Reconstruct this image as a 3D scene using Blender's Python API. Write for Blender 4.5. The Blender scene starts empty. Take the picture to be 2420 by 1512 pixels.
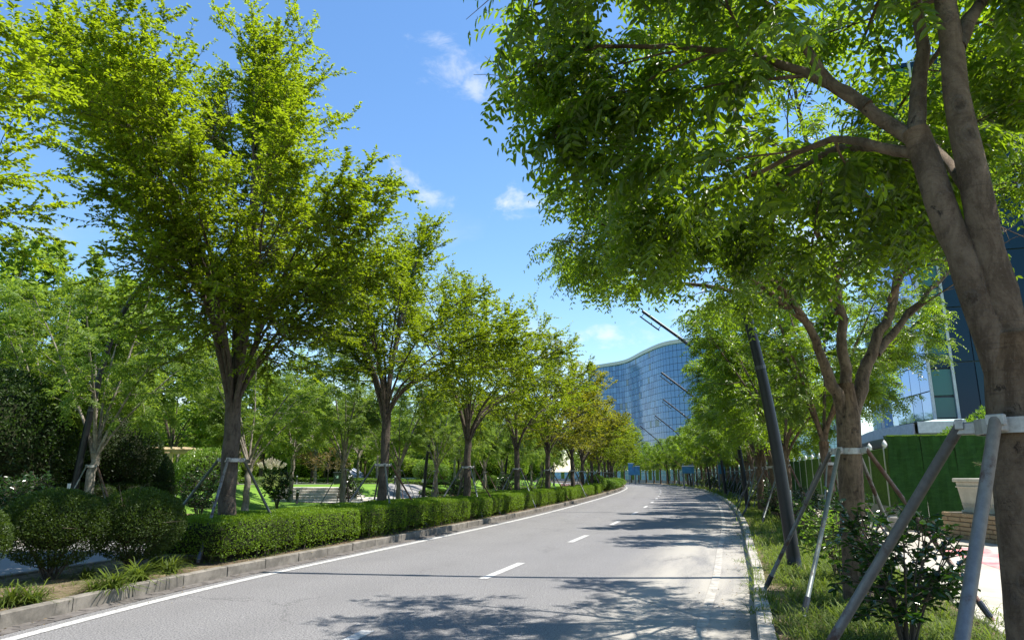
import bpy, math, random
import numpy as np
from mathutils import Vector, Matrix

# ------------------------------------------------------------------ scene, camera, light
S = bpy.context.scene
COL = S.collection
F35 = 1613.0 / 2420.0 * 36.0
PITCH = math.atan(366.0 / 1613.0)
EYE = 1.6
cam_d = bpy.data.cameras.new('camera'); cam = bpy.data.objects.new('camera', cam_d); COL.objects.link(cam)
cam.location = (0, 0, EYE); cam.rotation_euler = (math.pi / 2 + PITCH, 0, 0)
cam_d.lens = F35; cam_d.sensor_width = 36.0; cam_d.clip_start = 0.05; cam_d.clip_end = 4000
S.camera = cam
SUN_EL = math.radians(63.0); SUN_AZ = math.radians(86.0)      # azimuth clockwise from +Y (the view direction)
sdir = Vector((math.sin(SUN_AZ) * math.cos(SUN_EL), math.cos(SUN_AZ) * math.cos(SUN_EL), math.sin(SUN_EL)))
sd = bpy.data.lights.new('sun', 'SUN'); sd.energy = 5.0; sd.angle = math.radians(0.53); sd.color = (1.0, 0.955, 0.88)
so = bpy.data.objects.new('sun', sd); COL.objects.link(so); so.location = (60, 0, 100)
so.rotation_euler = (-sdir).to_track_quat('-Z', 'Y').to_euler()
S.view_settings.view_transform = 'Standard'; S.view_settings.look = 'None'
S.view_settings.exposure = 1.0; S.view_settings.gamma = 1.0; S.view_settings.use_curve_mapping = False
S.cycles.max_bounces = 8; S.cycles.diffuse_bounces = 4; S.cycles.glossy_bounces = 3
S.cycles.transmission_bounces = 5; S.cycles.transparent_max_bounces = 8; S.cycles.caustics_reflective = False
S.cycles.use_denoising = True

def ray(u, v):
    a = (u - 1210) / 1613.0; b = (756 - v) / 1613.0
    return a, math.cos(PITCH) - b * math.sin(PITCH), math.sin(PITCH) + b * math.cos(PITCH)
def G(u, v, z=0.0):
    x, y, w = ray(u, v); t = (z - EYE) / w
    return Vector((x * t, y * t, z))
def at(u, v, Y):
    x, y, w = ray(u, v); t = Y / y
    return Vector((x * t, Y, EYE + w * t))

# ------------------------------------------------------------------ node helpers
class NT:
    def __init__(s, nt): s.nt = nt; nt.nodes.clear()
    def n(s, t, **kw):
        nd = s.nt.nodes.new(t)
        for k, v in kw.items(): setattr(nd, k, v)
        return nd
    def link(s, a, b): s.nt.links.new(a, b)
    def put(s, sock, v):
        if isinstance(v, bpy.types.NodeSocket): s.link(v, sock)
        elif v is not None: sock.default_value = v
    def math(s, op, a, b=None, c=None, clamp=False):
        m = s.n('ShaderNodeMath', operation=op); m.use_clamp = clamp
        for i, v in enumerate((a, b, c)):
            if v is not None: s.put(m.inputs[i], v)
        return m.outputs[0]
    def vmath(s, op, a, b=None):
        m = s.n('ShaderNodeVectorMath', operation=op)
        s.put(m.inputs[0], a)
        if b is not None: s.put(m.inputs[1], b)
        return m.outputs['Value'] if op in ('DOT_PRODUCT', 'LENGTH') else m.outputs[0]
    def noise(s, vec, scale, detail=4, rough=.55, dist=0.0):
        m = s.n('ShaderNodeTexNoise'); s.put(m.inputs['Vector'], vec)
        m.inputs['Scale'].default_value = scale; m.inputs['Detail'].default_value = detail
        m.inputs['Roughness'].default_value = rough; m.inputs['Distortion'].default_value = dist
        return m.outputs['Fac']
    def ramp(s, fac, stops, interp='LINEAR'):
        r = s.n('ShaderNodeValToRGB'); s.put(r.inputs[0], fac); cr = r.color_ramp; cr.interpolation = interp
        while len(cr.elements) < len(stops): cr.elements.new(0.5)
        for e, (p, c) in zip(cr.elements, stops):
            e.position = p; e.color = (c, c, c, 1) if isinstance(c, (int, float)) else (*c, 1)
        return r.outputs[0]
    def mix(s, f, a, b, mode='MIX'):
        m = s.n('ShaderNodeMix', data_type='RGBA', blend_type=mode)
        s.put(m.inputs[0], f)
        for i, v in ((6, a), (7, b)):
            s.put(m.inputs[i], (*v, 1) if isinstance(v, tuple) and len(v) == 3 else v)
        return m.outputs[2]
    def smooth(s, x, lo, hi, a=0., b=1.):
        m = s.n('ShaderNodeMapRange', interpolation_type='SMOOTHSTEP')
        s.put(m.inputs[0], x)
        for i, v in enumerate((lo, hi, a, b)): m.inputs[i + 1].default_value = v
        return m.outputs[0]

# ------------------------------------------------------------------ world
W = bpy.data.worlds.new('World'); S.world = W; W.use_nodes = True
w = NT(W.node_tree)
sky = w.n('ShaderNodeTexSky', sky_type='NISHITA'); sky.sun_disc = False
sky.sun_elevation = SUN_EL; sky.sun_rotation = SUN_AZ; sky.altitude = 100; sky.air_density = 1.15; sky.dust_density = 0.15; sky.ozone_density = 4.0
tc = w.n('ShaderNodeTexCoord').outputs['Generated']
def cloud(u, v, a, b, rot, seed, dens):
    d = Vector(ray(u, v)).normalized(); r = d.cross(Vector((0, 0, 1))).normalized(); up = r.cross(d).normalized()
    c, s_ = math.cos(rot), math.sin(rot); r2 = r * c + up * s_; u2 = up * c - r * s_
    x = w.math('MULTIPLY', w.vmath('DOT_PRODUCT', tc, tuple(r2)), 1.0)
    x = w.math('SUBTRACT', x, d.dot(r2)); x = w.math('DIVIDE', x, a)
    y = w.math('DIVIDE', w.math('SUBTRACT', w.vmath('DOT_PRODUCT', tc, tuple(u2)), d.dot(u2)), b)
    rr = w.math('SQRT', w.math('ADD', w.math('MULTIPLY', x, x), w.math('MULTIPLY', y, y)))
    front = w.math('GREATER_THAN', w.vmath('DOT_PRODUCT', tc, tuple(d)), 0.2)
    sc = w.n('ShaderNodeMapping'); w.link(tc, sc.inputs[0]); sc.inputs['Location'].default_value = (seed * 3.1, seed, 0); sc.inputs['Scale'].default_value = (1, 1, 1.7)
    n1 = w.noise(sc.outputs[0], 1.1 / max(a, .03), 7, .62, .3)
    m = w.math('ADD', w.math('SUBTRACT', 1.0, rr), w.math('MULTIPLY', w.math('SUBTRACT', n1, .52), 3.9))
    return w.math('MULTIPLY', w.math('MULTIPLY', w.smooth(m, -.1, 1.5), dens), front)
cl = None
for q in [(1070, 160, .06, .034, -.5, 1, .60), (1125, 205, .045, .024, -.7, 2, .5), (985, 440, .055, .018, -.6, 3, .6), (1235, 480, .05, .025, .15, 4, .8),
          (1440, 793, .045, .02, .05, 5, .62), (1540, 797, .06, .018, .1, 6, .4), (1960, 530, .13, .10, .3, 7, .95), (1640, 730, .06, .02, .1, 8, .35),
          (1500, 640, .05, .018, -.2, 14, .28), (330, 950, .20, .07, .1, 9, .85), (860, 760, .08, .07, .3, 10, .6), (1440, 990, .12, .05, 0, 11, .8), (830, 980, .2, .05, 0, 12, .6), (2350, 300, .25, .12, .3, 13, .5)]:
    c = cloud(*q); cl = c if cl is None else w.math('MAXIMUM', cl, c)
# thin broken clouds all round, low over the horizon
sep = w.n('ShaderNodeSeparateXYZ'); w.link(tc, sep.inputs[0])
mp = w.n('ShaderNodeMapping'); w.link(tc, mp.inputs[0]); mp.inputs['Scale'].default_value = (1, 1, 2.6)
band = w.math('MULTIPLY', w.smooth(sep.outputs[2], 0.0, .05), w.smooth(sep.outputs[2], .16, .42, 1, 0))
gen = w.math('MULTIPLY', w.math('MULTIPLY', w.smooth(w.noise(mp.outputs[0], 3.2, 7, .6), .54, .74), band), .5)
cl = w.math('MAXIMUM', cl, gen)
skyc = w.n('ShaderNodeHueSaturation'); w.link(sky.outputs[0], skyc.inputs['Color'])
skyc.inputs['Saturation'].default_value = 1.12; skyc.inputs['Value'].default_value = 1.0
col = w.mix(cl, skyc.outputs[0], (4.6, 4.75, 4.95, 1))
bg = w.n('ShaderNodeBackground'); w.link(col, bg.inputs[0]); bg.inputs[1].default_value = 0.122
ow = w.n('ShaderNodeOutputWorld'); w.link(bg.outputs[0], ow.inputs[0])

# ------------------------------------------------------------------ materials
def mat(name, fn):
    m = bpy.data.materials.new(name); m.use_nodes = True; t = NT(m.node_tree)
    out = t.n('ShaderNodeOutputMaterial'); t.link(fn(t), out.inputs[0]); return m
def pbr(t, color, rough=.7, metal=0., spec=.5, bump=None, bstr=.3, bdist=.01, coat=0.):
    b = t.n('ShaderNodeBsdfPrincipled')
    t.put(b.inputs['Base Color'], (*color, 1) if isinstance(color, tuple) and len(color) == 3 else color)
    t.put(b.inputs['Roughness'], rough); t.put(b.inputs['Metallic'], metal); b.inputs['Specular IOR Level'].default_value = spec
    b.inputs['Coat Weight'].default_value = coat
    if bump is not None:
        bb = t.n('ShaderNodeBump'); t.put(bb.inputs['Height'], bump); bb.inputs['Strength'].default_value = bstr; bb.inputs['Distance'].default_value = bdist
        t.link(bb.outputs[0], b.inputs['Normal'])
    return b.outputs[0]
def pos(t): return t.n('ShaderNodeNewGeometry').outputs['Position']
def objc(t): return t.n('ShaderNodeTexCoord').outputs['Object']
def rndo(t): return t.n('ShaderNodeObjectInfo').outputs['Random']
def plain(name, c, rough=.6, metal=0., spec=.5, var=.12, scale=6, bump=.15):
    def fn(t):
        n = t.noise(objc(t), scale, 6, .6)
        k = t.smooth(n, .3, .7, 1 - var, 1 + var)
        cc = t.n('ShaderNodeVectorMath', operation='SCALE'); cc.inputs[0].default_value = c; t.link(k, cc.inputs[3])
        return pbr(t, cc.outputs[0], rough, metal, spec, t.noise(objc(t), scale * 8, 3), bump, .004)
    return mat(name, fn)

def leafmat(name, stops, trans, tw=.42, rough=.42, spec=.5, treevar=.25, patch=None):
    def fn(t):
        a = t.n('ShaderNodeAttribute', attribute_name='tint')
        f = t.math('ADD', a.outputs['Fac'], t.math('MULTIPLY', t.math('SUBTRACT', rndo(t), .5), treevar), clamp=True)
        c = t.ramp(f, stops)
        b = t.n('ShaderNodeBsdfPrincipled'); t.link(c, b.inputs['Base Color']); b.inputs['Roughness'].default_value = rough
        b.inputs['Specular IOR Level'].default_value = spec
        tr = t.n('ShaderNodeBsdfTranslucent')
        tcol = t.mix(f, tuple(x * .62 for x in trans), tuple(min(1., x * 1.25) for x in trans)); t.link(tcol, tr.inputs[0])
        m = t.n('ShaderNodeMixShader'); m.inputs[0].default_value = tw
        t.link(b.outputs[0], m.inputs[1]); t.link(tr.outputs[0], m.inputs[2]); return m.outputs[0]
    return mat(name, fn)

M = {}
M['zelk'] = leafmat('zelkova_leaf', [(0, (.026, .046, .004)), (.5, (.082, .122, .006)), (.85, (.19, .235, .010)), (1, (.28, .27, .02))], (.38, .50, .010), .46, .5, .3)
M['zelk_yellow'] = leafmat('turning_zelkova_leaf', [(0, (.045, .065, .006)), (.45, (.135, .15, .012)), (.8, (.25, .24, .018)), (1, (.34, .26, .02))], (.50, .50, .015), .42, .5, .3)
M['pinn'] = leafmat('soapberry_leaf', [(0, (.015, .034, .005)), (.5, (.042, .080, .009)), (.9, (.09, .135, .014)), (1, (.14, .175, .02))], (.33, .50, .012), .46, .38, .5)
M['park'] = leafmat('park_tree_leaf', [(0, (.04, .075, .013)), (.5, (.105, .17, .024)), (1, (.20, .28, .03))], (.38, .54, .04), .42, .5, .3)
M['dark'] = leafmat('dark_shrub_leaf', [(0, (.010, .020, .005)), (.6, (.024, .045, .009)), (1, (.05, .085, .012))], (.06, .12, .01), .25, .5, .25)
M['box'] = leafmat('box_hedge_leaf', [(0, (.035, .065, .005)), (.5, (.10, .175, .008)), (1, (.23, .33, .02))], (.26, .42, .012), .34, .5, .3, .12)
M['camellia'] = leafmat('camellia_leaf', [(0, (.012, .035, .008)), (.6, (.03, .07, .014)), (1, (.07, .12, .02))], (.08, .20, .01), .22, .25, .6)
M['lightshrub'] = leafmat('light_shrub_leaf', [(0, (.05, .10, .012)), (.6, (.11, .20, .02)), (1, (.22, .30, .03))], (.25, .42, .03), .38, .35, .5)
M['red'] = leafmat('maple_leaf', [(0, (.07, .07, .02)), (.5, (.18, .13, .03)), (1, (.32, .17, .05))], (.35, .25, .06), .35)
M['grass'] = leafmat('liriope_blade', [(0, (.045, .07, .010)), (.5, (.10, .145, .020)), (.9, (.19, .24, .035)), (1, (.34, .29, .12))], (.26, .36, .03), .36, .6, .22)
M['pampas'] = leafmat('pampas_blade', [(0, (.10, .17, .04)), (.6, (.24, .30, .08)), (1, (.42, .44, .16))], (.3, .4, .1), .3)
M['plume'] = leafmat('pampas_plume', [(0, (.55, .48, .36)), (1, (.80, .74, .62))], (.6, .55, .4), .3)
M['willow'] = leafmat('willow_leaf', [(0, (.06, .11, .02)), (.6, (.12, .20, .03)), (1, (.2, .3, .05))], (.25, .4, .05), .4)

def bark(name, c1, c2, sc=1.0, spots=.0):
    def fn(t):
        mpn = t.n('ShaderNodeMapping'); t.link(objc(t), mpn.inputs[0]); mpn.inputs['Scale'].default_value = (1, 1, .28)
        n = t.noise(mpn.outputs[0], 16 * sc, 8, .7, .6)
        mp2 = t.n('ShaderNodeMapping'); t.link(objc(t), mp2.inputs[0]); mp2.inputs['Scale'].default_value = (1, 1, 3.2)
        n2 = t.noise(mp2.outputs[0], 14 * sc, 5, .65)
        n3 = t.noise(objc(t), 2.3 * sc, 5, .6)
        c = t.mix(t.smooth(n, .36, .64), c1, c2)
        c = t.mix(t.smooth(n3, .48, .66, 0, .6), c, tuple(x * 1.45 for x in c2))
        c = t.mix(t.smooth(n2, .57, .66, 0, .55), c, tuple(x * .5 for x in c1))
        h = t.math('ADD', n, t.math('MULTIPLY', n2, .8))
        if spots:
            v = t.n('ShaderNodeTexVoronoi', feature='F1'); t.link(mp2.outputs[0] if 0 else objc(t), v.inputs['Vector']); v.inputs['Scale'].default_value = 7.5
            vv = t.math('ADD', v.outputs['Distance'], t.math('MULTIPLY', t.math('SUBTRACT', n, .5), .35))
            k = t.smooth(vv, .06, .16, spots, 0.)
            c = t.mix(k, c, (.028, .02, .014)); h = t.math('SUBTRACT', h, t.math('MULTIPLY', k, 1.2))
            n4 = t.noise(objc(t), 5.5, 6, .75, 1.2)
            c = t.mix(t.smooth(n4, .60, .66, 0, .75), c, (.05, .034, .022)); h = t.math('SUBTRACT', h, t.smooth(n4, .6, .66, 0, .9))
        return pbr(t, c, .85, 0, .25, h, .75, .02)
    return mat(name, fn)
M['bark_z'] = bark('zelkova_bark', (.042, .032, .024), (.100, .078, .058))
M['bark_p'] = bark('soapberry_bark', (.062, .041, .026), (.155, .108, .070), 1.3, .8)
def bark_near(t):
    o = objc(t)
    def mpp(sx, sz): m_ = t.n('ShaderNodeMapping'); t.link(o, m_.inputs[0]); m_.inputs['Scale'].default_value = (sx, sx, sz); return m_.outputs[0]
    ring = t.noise(mpp(6, 70), 1.0, 6, .75, .5); fine = t.noise(mpp(90, 60), 1.0, 5, .8); big = t.noise(mpp(7, 4), 1.0, 7, .7, .8); vert = t.noise(mpp(55, 7), 1.0, 5, .7)
    c = t.mix(t.smooth(big, .36, .64), (.100, .066, .042), (.225, .160, .108))
    c = t.mix(t.smooth(ring, .54, .66, 0, .45), c, (.06, .042, .03)); c = t.mix(t.smooth(fine, .52, .70, 0, .5), c, (.26, .215, .165)); c = t.mix(t.smooth(fine, .30, .44, .5, 0), c, (.05, .036, .026)); c = t.mix(t.smooth(vert, .58, .7, 0, .35), c, (.05, .038, .028))
    v = t.n('ShaderNodeTexVoronoi', feature='F1'); t.link(mpp(6.5, 5.0), v.inputs['Vector']); v.inputs['Scale'].default_value = 1.0
    vv = t.math('ADD', v.outputs['Distance'], t.math('MULTIPLY', t.math('SUBTRACT', fine, .5), .35)); k = t.smooth(vv, .05, .15, .55, 0.); rim = t.math('MULTIPLY', t.smooth(vv, .2, .28, 1, 0), t.smooth(vv, .14, .2))
    c = t.mix(k, c, (.022, .015, .011)); c = t.mix(t.math('MULTIPLY', rim, .45), c, (.22, .17, .13))
    scar = t.noise(mpp(5, 3.2), 1.0, 8, .8, 1.6); ks = t.smooth(scar, .60, .645, 0, .85); c = t.mix(ks, c, (.032, .022, .016))
    h = t.math('ADD', t.math('ADD', ring, fine), t.math('SUBTRACT', t.math('MULTIPLY', rim, .6), t.math('ADD', k, ks)))
    return pbr(t, c, .85, 0, .25, h, .9, .018)
M['bark_a'] = mat('near_soapberry_bark', bark_near)
M['bark_g'] = bark('pale_park_bark', (.13, .11, .09), (.27, .235, .19))

def asph(t):
    uv = t.n('ShaderNodeUVMap').outputs[0]; s = t.n('ShaderNodeSeparateXYZ'); t.link(uv, s.inputs[0])
    p = pos(t)
    n1 = t.noise(p, 52, 3, .8); n2 = t.noise(p, .55, 5, .6); n3 = t.noise(p, 20, 4, .8)
    c = t.mix(t.smooth(n1, .38, .62), (.07, .068, .067), (.265, .256, .25))
    c = t.mix(t.smooth(n3, .55, .66, 0, .45), c, (.32, .305, .29))
    c = t.mix(t.smooth(n2, .35, .7, 0, .22), c, (.12, .117, .116))
    for tx in (.14, .33, .60, .78):
        tk = t.math('MULTIPLY', t.smooth(t.math('ABSOLUTE', t.math('SUBTRACT', s.outputs[0], tx)), .01, .07, 1, 0), t.smooth(t.noise(p, .8, 5, .7), .3, .65))
        c = t.mix(t.math('MULTIPLY', tk, .20), c, (.105, .10, .098))
    spot = t.noise(p, 3.3, 6, .8); c = t.mix(t.smooth(spot, .66, .72, 0, .35), c, (.08, .076, .074))
    # pale dust worked into the lane towards the right kerb (u runs 0..1 across the road)
    mps = t.n('ShaderNodeMapping'); t.link(uv, mps.inputs[0]); mps.inputs['Scale'].default_value = (14, .35, 1)
    st = t.noise(mps.outputs[0], 1.0, 6, .65)
    near = t.smooth(s.outputs[1], 16, 34, 1.0, .35)
    dust = t.math('MULTIPLY', t.math('MULTIPLY', t.smooth(s.outputs[0], .70, .86), t.smooth(st, .22, .62)), near)
    c = t.mix(t.math('MULTIPLY', dust, .78), c, (.37, .342, .29))
    joint = t.math('MULTIPLY', t.smooth(t.math('ABSOLUTE', t.math('SUBTRACT', s.outputs[0], .925)), .001, .004, 1, 0), .4)
    c = t.mix(joint, c, (.12, .11, .10))
    # cracks
    v = t.n('ShaderNodeTexVoronoi', feature='DISTANCE_TO_EDGE'); mpv = t.n('ShaderNodeMapping'); t.link(uv, mpv.inputs[0]); mpv.inputs['Scale'].default_value = (1.9, .16, 1)
    dv = t.n('ShaderNodeVectorMath', operation='ADD'); t.link(mpv.outputs[0], dv.inputs[0])
    nn = t.n('ShaderNodeTexNoise'); t.link(p, nn.inputs['Vector']); nn.inputs['Scale'].default_value = 1.1; nn.inputs['Detail'].default_value = 8; nn.inputs['Roughness'].default_value = .75
    sc = t.n('ShaderNodeVectorMath', operation='SCALE'); t.link(nn.outputs['Color'], sc.inputs[0]); sc.inputs[3].default_value = .32
    t.link(sc.outputs[0], dv.inputs[1]); t.link(dv.outputs[0], v.inputs['Vector']); v.inputs['Scale'].default_value = 1.0
    ck = t.math('MULTIPLY', t.smooth(v.outputs['Distance'], .0, .006, 1, 0), t.smooth(t.noise(p, .3, 2), .46, .58))
    c = t.mix(t.math('MULTIPLY', ck, .7), c, (.045, .043, .042))
    return pbr(t, c, .88, 0, .25, t.math('ADD', n1, n3), .55, .006)
M['asphalt'] = mat('asphalt', asph)
def asph2(t):
    p = pos(t); n1 = t.noise(p, 60, 3, .7); n2 = t.noise(p, .5, 4)
    return pbr(t, t.mix(t.smooth(n2, .3, .7, 0, .4), t.mix(n1, (.15, .147, .145), (.25, .245, .24)), (.30, .29, .27)), .9, 0, .25, n1, .4, .004)
M['asphalt2'] = mat('lane_asphalt', asph2)
def conc(name, c1, c2, scale=3.0, stain=.5):
    def fn(t):
        p = pos(t); n = t.noise(p, scale, 7, .65); n2 = t.noise(p, 60, 3, .7); n3 = t.noise(p, .8, 4)
        c = t.mix(t.smooth(n, .3, .7), c1, c2); c = t.mix(t.smooth(n3, .5, .7, 0, stain), c, tuple(x * .6 for x in c1))
        c = t.mix(t.smooth(n2, .4, .7, 0, .25), c, tuple(x * .7 for x in c1))
        return pbr(t, c, .88, 0, .3, t.math('ADD', n2, n), .4, .006)
    return mat(name, fn)
M['kerb'] = conc('kerb_concrete', (.12, .108, .09), (.24, .215, .18), 5)
M['kerb_pale'] = conc('pale_kerb_concrete', (.30, .275, .235), (.46, .425, .37), 5)
M['pave'] = conc('pavement_concrete', (.34, .31, .255), (.47, .43, .36), 1.2, .35)
M['path'] = conc('park_path', (.20, .19, .18), (.29, .275, .26), 1.5)
M['plaza'] = conc('pale_plaza_paving', (.38, .36, .32), (.50, .47, .42), 1.5, .2)
M['step'] = conc('pale_stone', (.42, .39, .34), (.58, .55, .49), 3, .3)
M['barrier'] = conc('barrier_concrete', (.30, .28, .26), (.46, .44, .41), 4, .7)
M['gutter'] = conc('dark_gutter_tile', (.085, .075, .068), (.16, .145, .13), 6)
def paint(t):
    p = pos(t); n = t.noise(p, 22, 6, .75); n2 = t.noise(p, 90, 2, .7)
    c = t.mix(t.smooth(n, .48, .60, 0, .9), (.47, .46, .435), (.20, .195, .19)); c = t.mix(t.smooth(n2, .5, .7, 0, .35), c, (.36, .35, .335))
    return pbr(t, c, .7, 0, .3, n2, .3, .003)
M['paint'] = mat('worn_white_paint', paint)
def redp(t):
    n = t.noise(pos(t), 3, 7, .7)
    return pbr(t, t.mix(t.smooth(n, .38, .62), (.55, .13, .14), (.50, .34, .30)), .85)
M['redpaint'] = mat('worn_red_paint', redp)
def soil(t):
    p = pos(t); n = t.noise(p, 7, 8, .75); n2 = t.noise(p, 38, 4, .8); n3 = t.noise(p, .9, 4)
    c = t.mix(t.smooth(n, .35, .65), (.10, .072, .045), (.24, .185, .12)); c = t.mix(t.smooth(n2, .56, .66, 0, .7), c, (.32, .25, .16))
    c = t.mix(t.smooth(n3, .5, .65, 0, .65), c, (.085, .105, .035))
    return pbr(t, c, .95, 0, .15, t.math('ADD', n, n2), .9, .03)
M['soil'] = mat('leafy_soil', soil)
def lawn(t):
    p = pos(t); n = t.noise(p, .35, 6, .65); n2 = t.noise(p, 26, 4, .8); n3 = t.noise(p, 4, 4)
    c = t.mix(t.smooth(n, .35, .65), (.105, .215, .022), (.18, .31, .035)); c = t.mix(t.smooth(n2, .42, .68, 0, .6), c, (.06, .12, .016))
    c = t.mix(t.smooth(n3, .55, .75, 0, .4), c, (.24, .28, .07))
    return pbr(t, c, .9, 0, .2, n2, 1., .04)
M['lawn'] = mat('lawn', lawn)
def turf(name, c1, c2):
    def fn(t):
        o = objc(t); mp_ = t.n('ShaderNodeMapping'); t.link(o, mp_.inputs[0]); mp_.inputs['Scale'].default_value = (.25, 1, 1)
        a = t.noise(mp_.outputs[0], 16, 5, .7); b = t.noise(o, 120, 2, .8); d = t.noise(o, 1.4, 4)
        c = t.mix(t.smooth(a, .35, .65), c1, c2); c = t.mix(t.smooth(b, .5, .7, 0, .6), c, tuple(x * .35 for x in c1)); c = t.mix(t.smooth(d, .5, .7, 0, .35), c, tuple(x * 1.4 for x in c2))
        return pbr(t, c, .8, 0, .25, t.math('ADD', a, b), .9, .02)
    return mat(name, fn)
M['turf'] = turf('artificial_turf', (.05, .12, .012), (.085, .19, .02))
M['turf_dark_shade'] = turf('dark_artificial_turf_shade_toned', (.014, .055, .007), (.024, .085, .011))  # dark green turf of the screen, deepened further to stand in for shade
def steel(name, c, rust, spots=.5):
    def fn(t):
        o = objc(t); n = t.noise(o, 5, 6, .7); n2 = t.noise(o, 30, 4, .7)
        k = t.math('MULTIPLY', t.smooth(t.math('ADD', n, t.math('MULTIPLY', t.math('SUBTRACT', rndo(t), .5), .10)), .60 - .12 * spots, .66), 1.0)
        cc = t.mix(k, t.mix(t.smooth(n2, .3, .7), tuple(x * .75 for x in c), c), rust)
        return pbr(t, cc, t.smooth(k, 0, 1, .48, .85), t.smooth(k, 0, 1, .35, 0.), .5, n2, .25, .004)
    return mat(name, fn)
M['galv'] = steel('galvanised_pole', (.15, .158, .165), (.06, .032, .024), .75)
M['galv2'] = steel('green_grey_pole', (.13, .155, .145), (.06, .04, .03), .6)
M['rusty'] = steel('rusty_pole', (.14, .085, .065), (.09, .035, .022), 1.2)
M['band'] = steel('white_steel_band', (.40, .39, .37), (.16, .06, .03), .35)
M['lamp'] = plain('charcoal_lamp_paint', (.010, .011, .014), .42, .0, .35, .15, 8, .05)
M['lamp2'] = plain('lamp_joint', (.05, .052, .058), .4, .3)
M['white'] = plain('white_painted_metal', (.72, .72, .69), .45, 0, .5, .1, 4)
M['beige'] = plain('beige_stone', (.50, .38, .24), .8, 0, .3, .15, 3)
M['bin'] = plain('black_bin_plastic', (.022, .025, .027), .5)
M['sticker'] = plain('white_sticker', (.75, .75, .73), .6)
M['globe'] = plain('white_globe', (.82, .80, .76), .35)
def glassm(name, c1, c2, rough=.06, spec=1.0, metal=.55):
    def fn(t):
        r = rndo(t); c = t.mix(r, c1, c2)
        return pbr(t, c, rough, metal, spec)
    return mat(name, fn)
M['glass_far'] = glassm('blue_facade_glass', (.055, .135, .33), (.12, .25, .52), .15, .5, .1)
M['glass_near'] = glassm('reflective_blue_glass', (.16, .27, .48), (.30, .43, .66), .05, 1., .8)
M['glass_dark'] = glassm('dark_teal_glass', (.004, .02, .045), (.010, .04, .07), .05, .22, .0)
M['glass_teal'] = glassm('green_teal_pane', (.02, .10, .10), (.035, .13, .12), .08, .4, .0)
M['mull'] = plain('grey_mullion', (.16, .20, .26), .4, .3)
M['mull_dark'] = plain('dark_mullion', (.03, .045, .07), .4, .3)
M['spandrel'] = plain('grey_cladding', (.46, .46, .48), .45, .1)
M['win_dark'] = plain('open_window_dark', (.02, .03, .05), .2)
M['blueg'] = plain('blue_fence_panel', (.12, .38, .55), .5, 0, .4, .25, 1.5)
M['bluef'] = plain('blue_sheet', (.06, .22, .40), .5, 0, .4, .25, 1.5)
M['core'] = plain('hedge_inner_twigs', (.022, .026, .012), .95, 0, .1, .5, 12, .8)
M['twig'] = plain('shrub_stem', (.075, .055, .038), .85)
def stonew(t):
    o = objc(t); n = t.noise(o, 9, 7, .7); 
    c = t.mix(n, t.mix(rndo(t), (.20, .14, .08), (.34, .25, .15)), (.40, .30, .19)); return pbr(t, c, .85, 0, .3, n, .8, .02)
M['stonew'] = mat('rough_sandstone', stonew)
M['plantr'] = conc('planter_stone', (.48, .45, .38), (.62, .58, .50), 4, .4)
M['mortar'] = plain('mortar', (.2, .17, .13), .9)
M['pinkbed'] = leafmat('pink_flowers', [(0, (.10, .16, .03)), (.5, (.35, .10, .13)), (1, (.55, .15, .2))], (.4, .2, .2), .3)

# ------------------------------------------------------------------ object helpers
def tag(o, label=None, cat=None, group=None, kind=None):
    if label: o['label'] = label
    if cat: o['category'] = cat
    if group: o['group'] = group
    if kind: o['kind'] = kind
    return o
def link(name, me, parent=None, loc=None, rot=None):
    o = bpy.data.objects.new(name, me); COL.objects.link(o)
    if parent is not None: o.parent = parent
    if loc is not None: o.location = loc
    if rot is not None: o.rotation_euler = rot
    return o
def empty(name, loc=(0, 0, 0), rz=0., label=None, cat=None, group=None):
    o = link(name, None, None, loc, (0, 0, rz)); o.empty_display_size = .3
    return tag(o, label, cat, group)
def mesh_np(name, V, loops, totals, mats, tint=None, smooth=False, midx=None, uv=None):
    me = bpy.data.meshes.new(name); V = np.asarray(V, dtype=np.float32)
    loops = np.asarray(loops, dtype=np.int32).ravel(); totals = np.asarray(totals, dtype=np.int32)
    me.vertices.add(len(V)); me.vertices.foreach_set('co', V.ravel())
    me.loops.add(len(loops)); me.loops.foreach_set('vertex_index', loops)
    me.polygons.add(len(totals)); st = np.zeros(len(totals), dtype=np.int32); st[1:] = np.cumsum(totals)[:-1]
    me.polygons.foreach_set('loop_start', st); me.polygons.foreach_set('loop_total', totals)
    me.polygons.foreach_set('use_smooth', np.full(len(totals), bool(smooth)))
    if midx is not None: me.polygons.foreach_set('material_index', np.asarray(midx, dtype=np.int32))
    for m_ in (mats if isinstance(mats, (list, tuple)) else [mats]): me.materials.append(m_)
    if tint is not None:
        a = me.attributes.new('tint', 'FLOAT', 'FACE'); a.data.foreach_set('value', np.asarray(tint, dtype=np.float32))
    if uv is not None:
        l = me.uv_layers.new(name='UVMap'); l.data.foreach_set('uv', np.asarray(uv, dtype=np.float32)[loops].ravel())
    me.update(calc_edges=True); me.validate(verbose=False) if False else None
    return me

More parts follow.
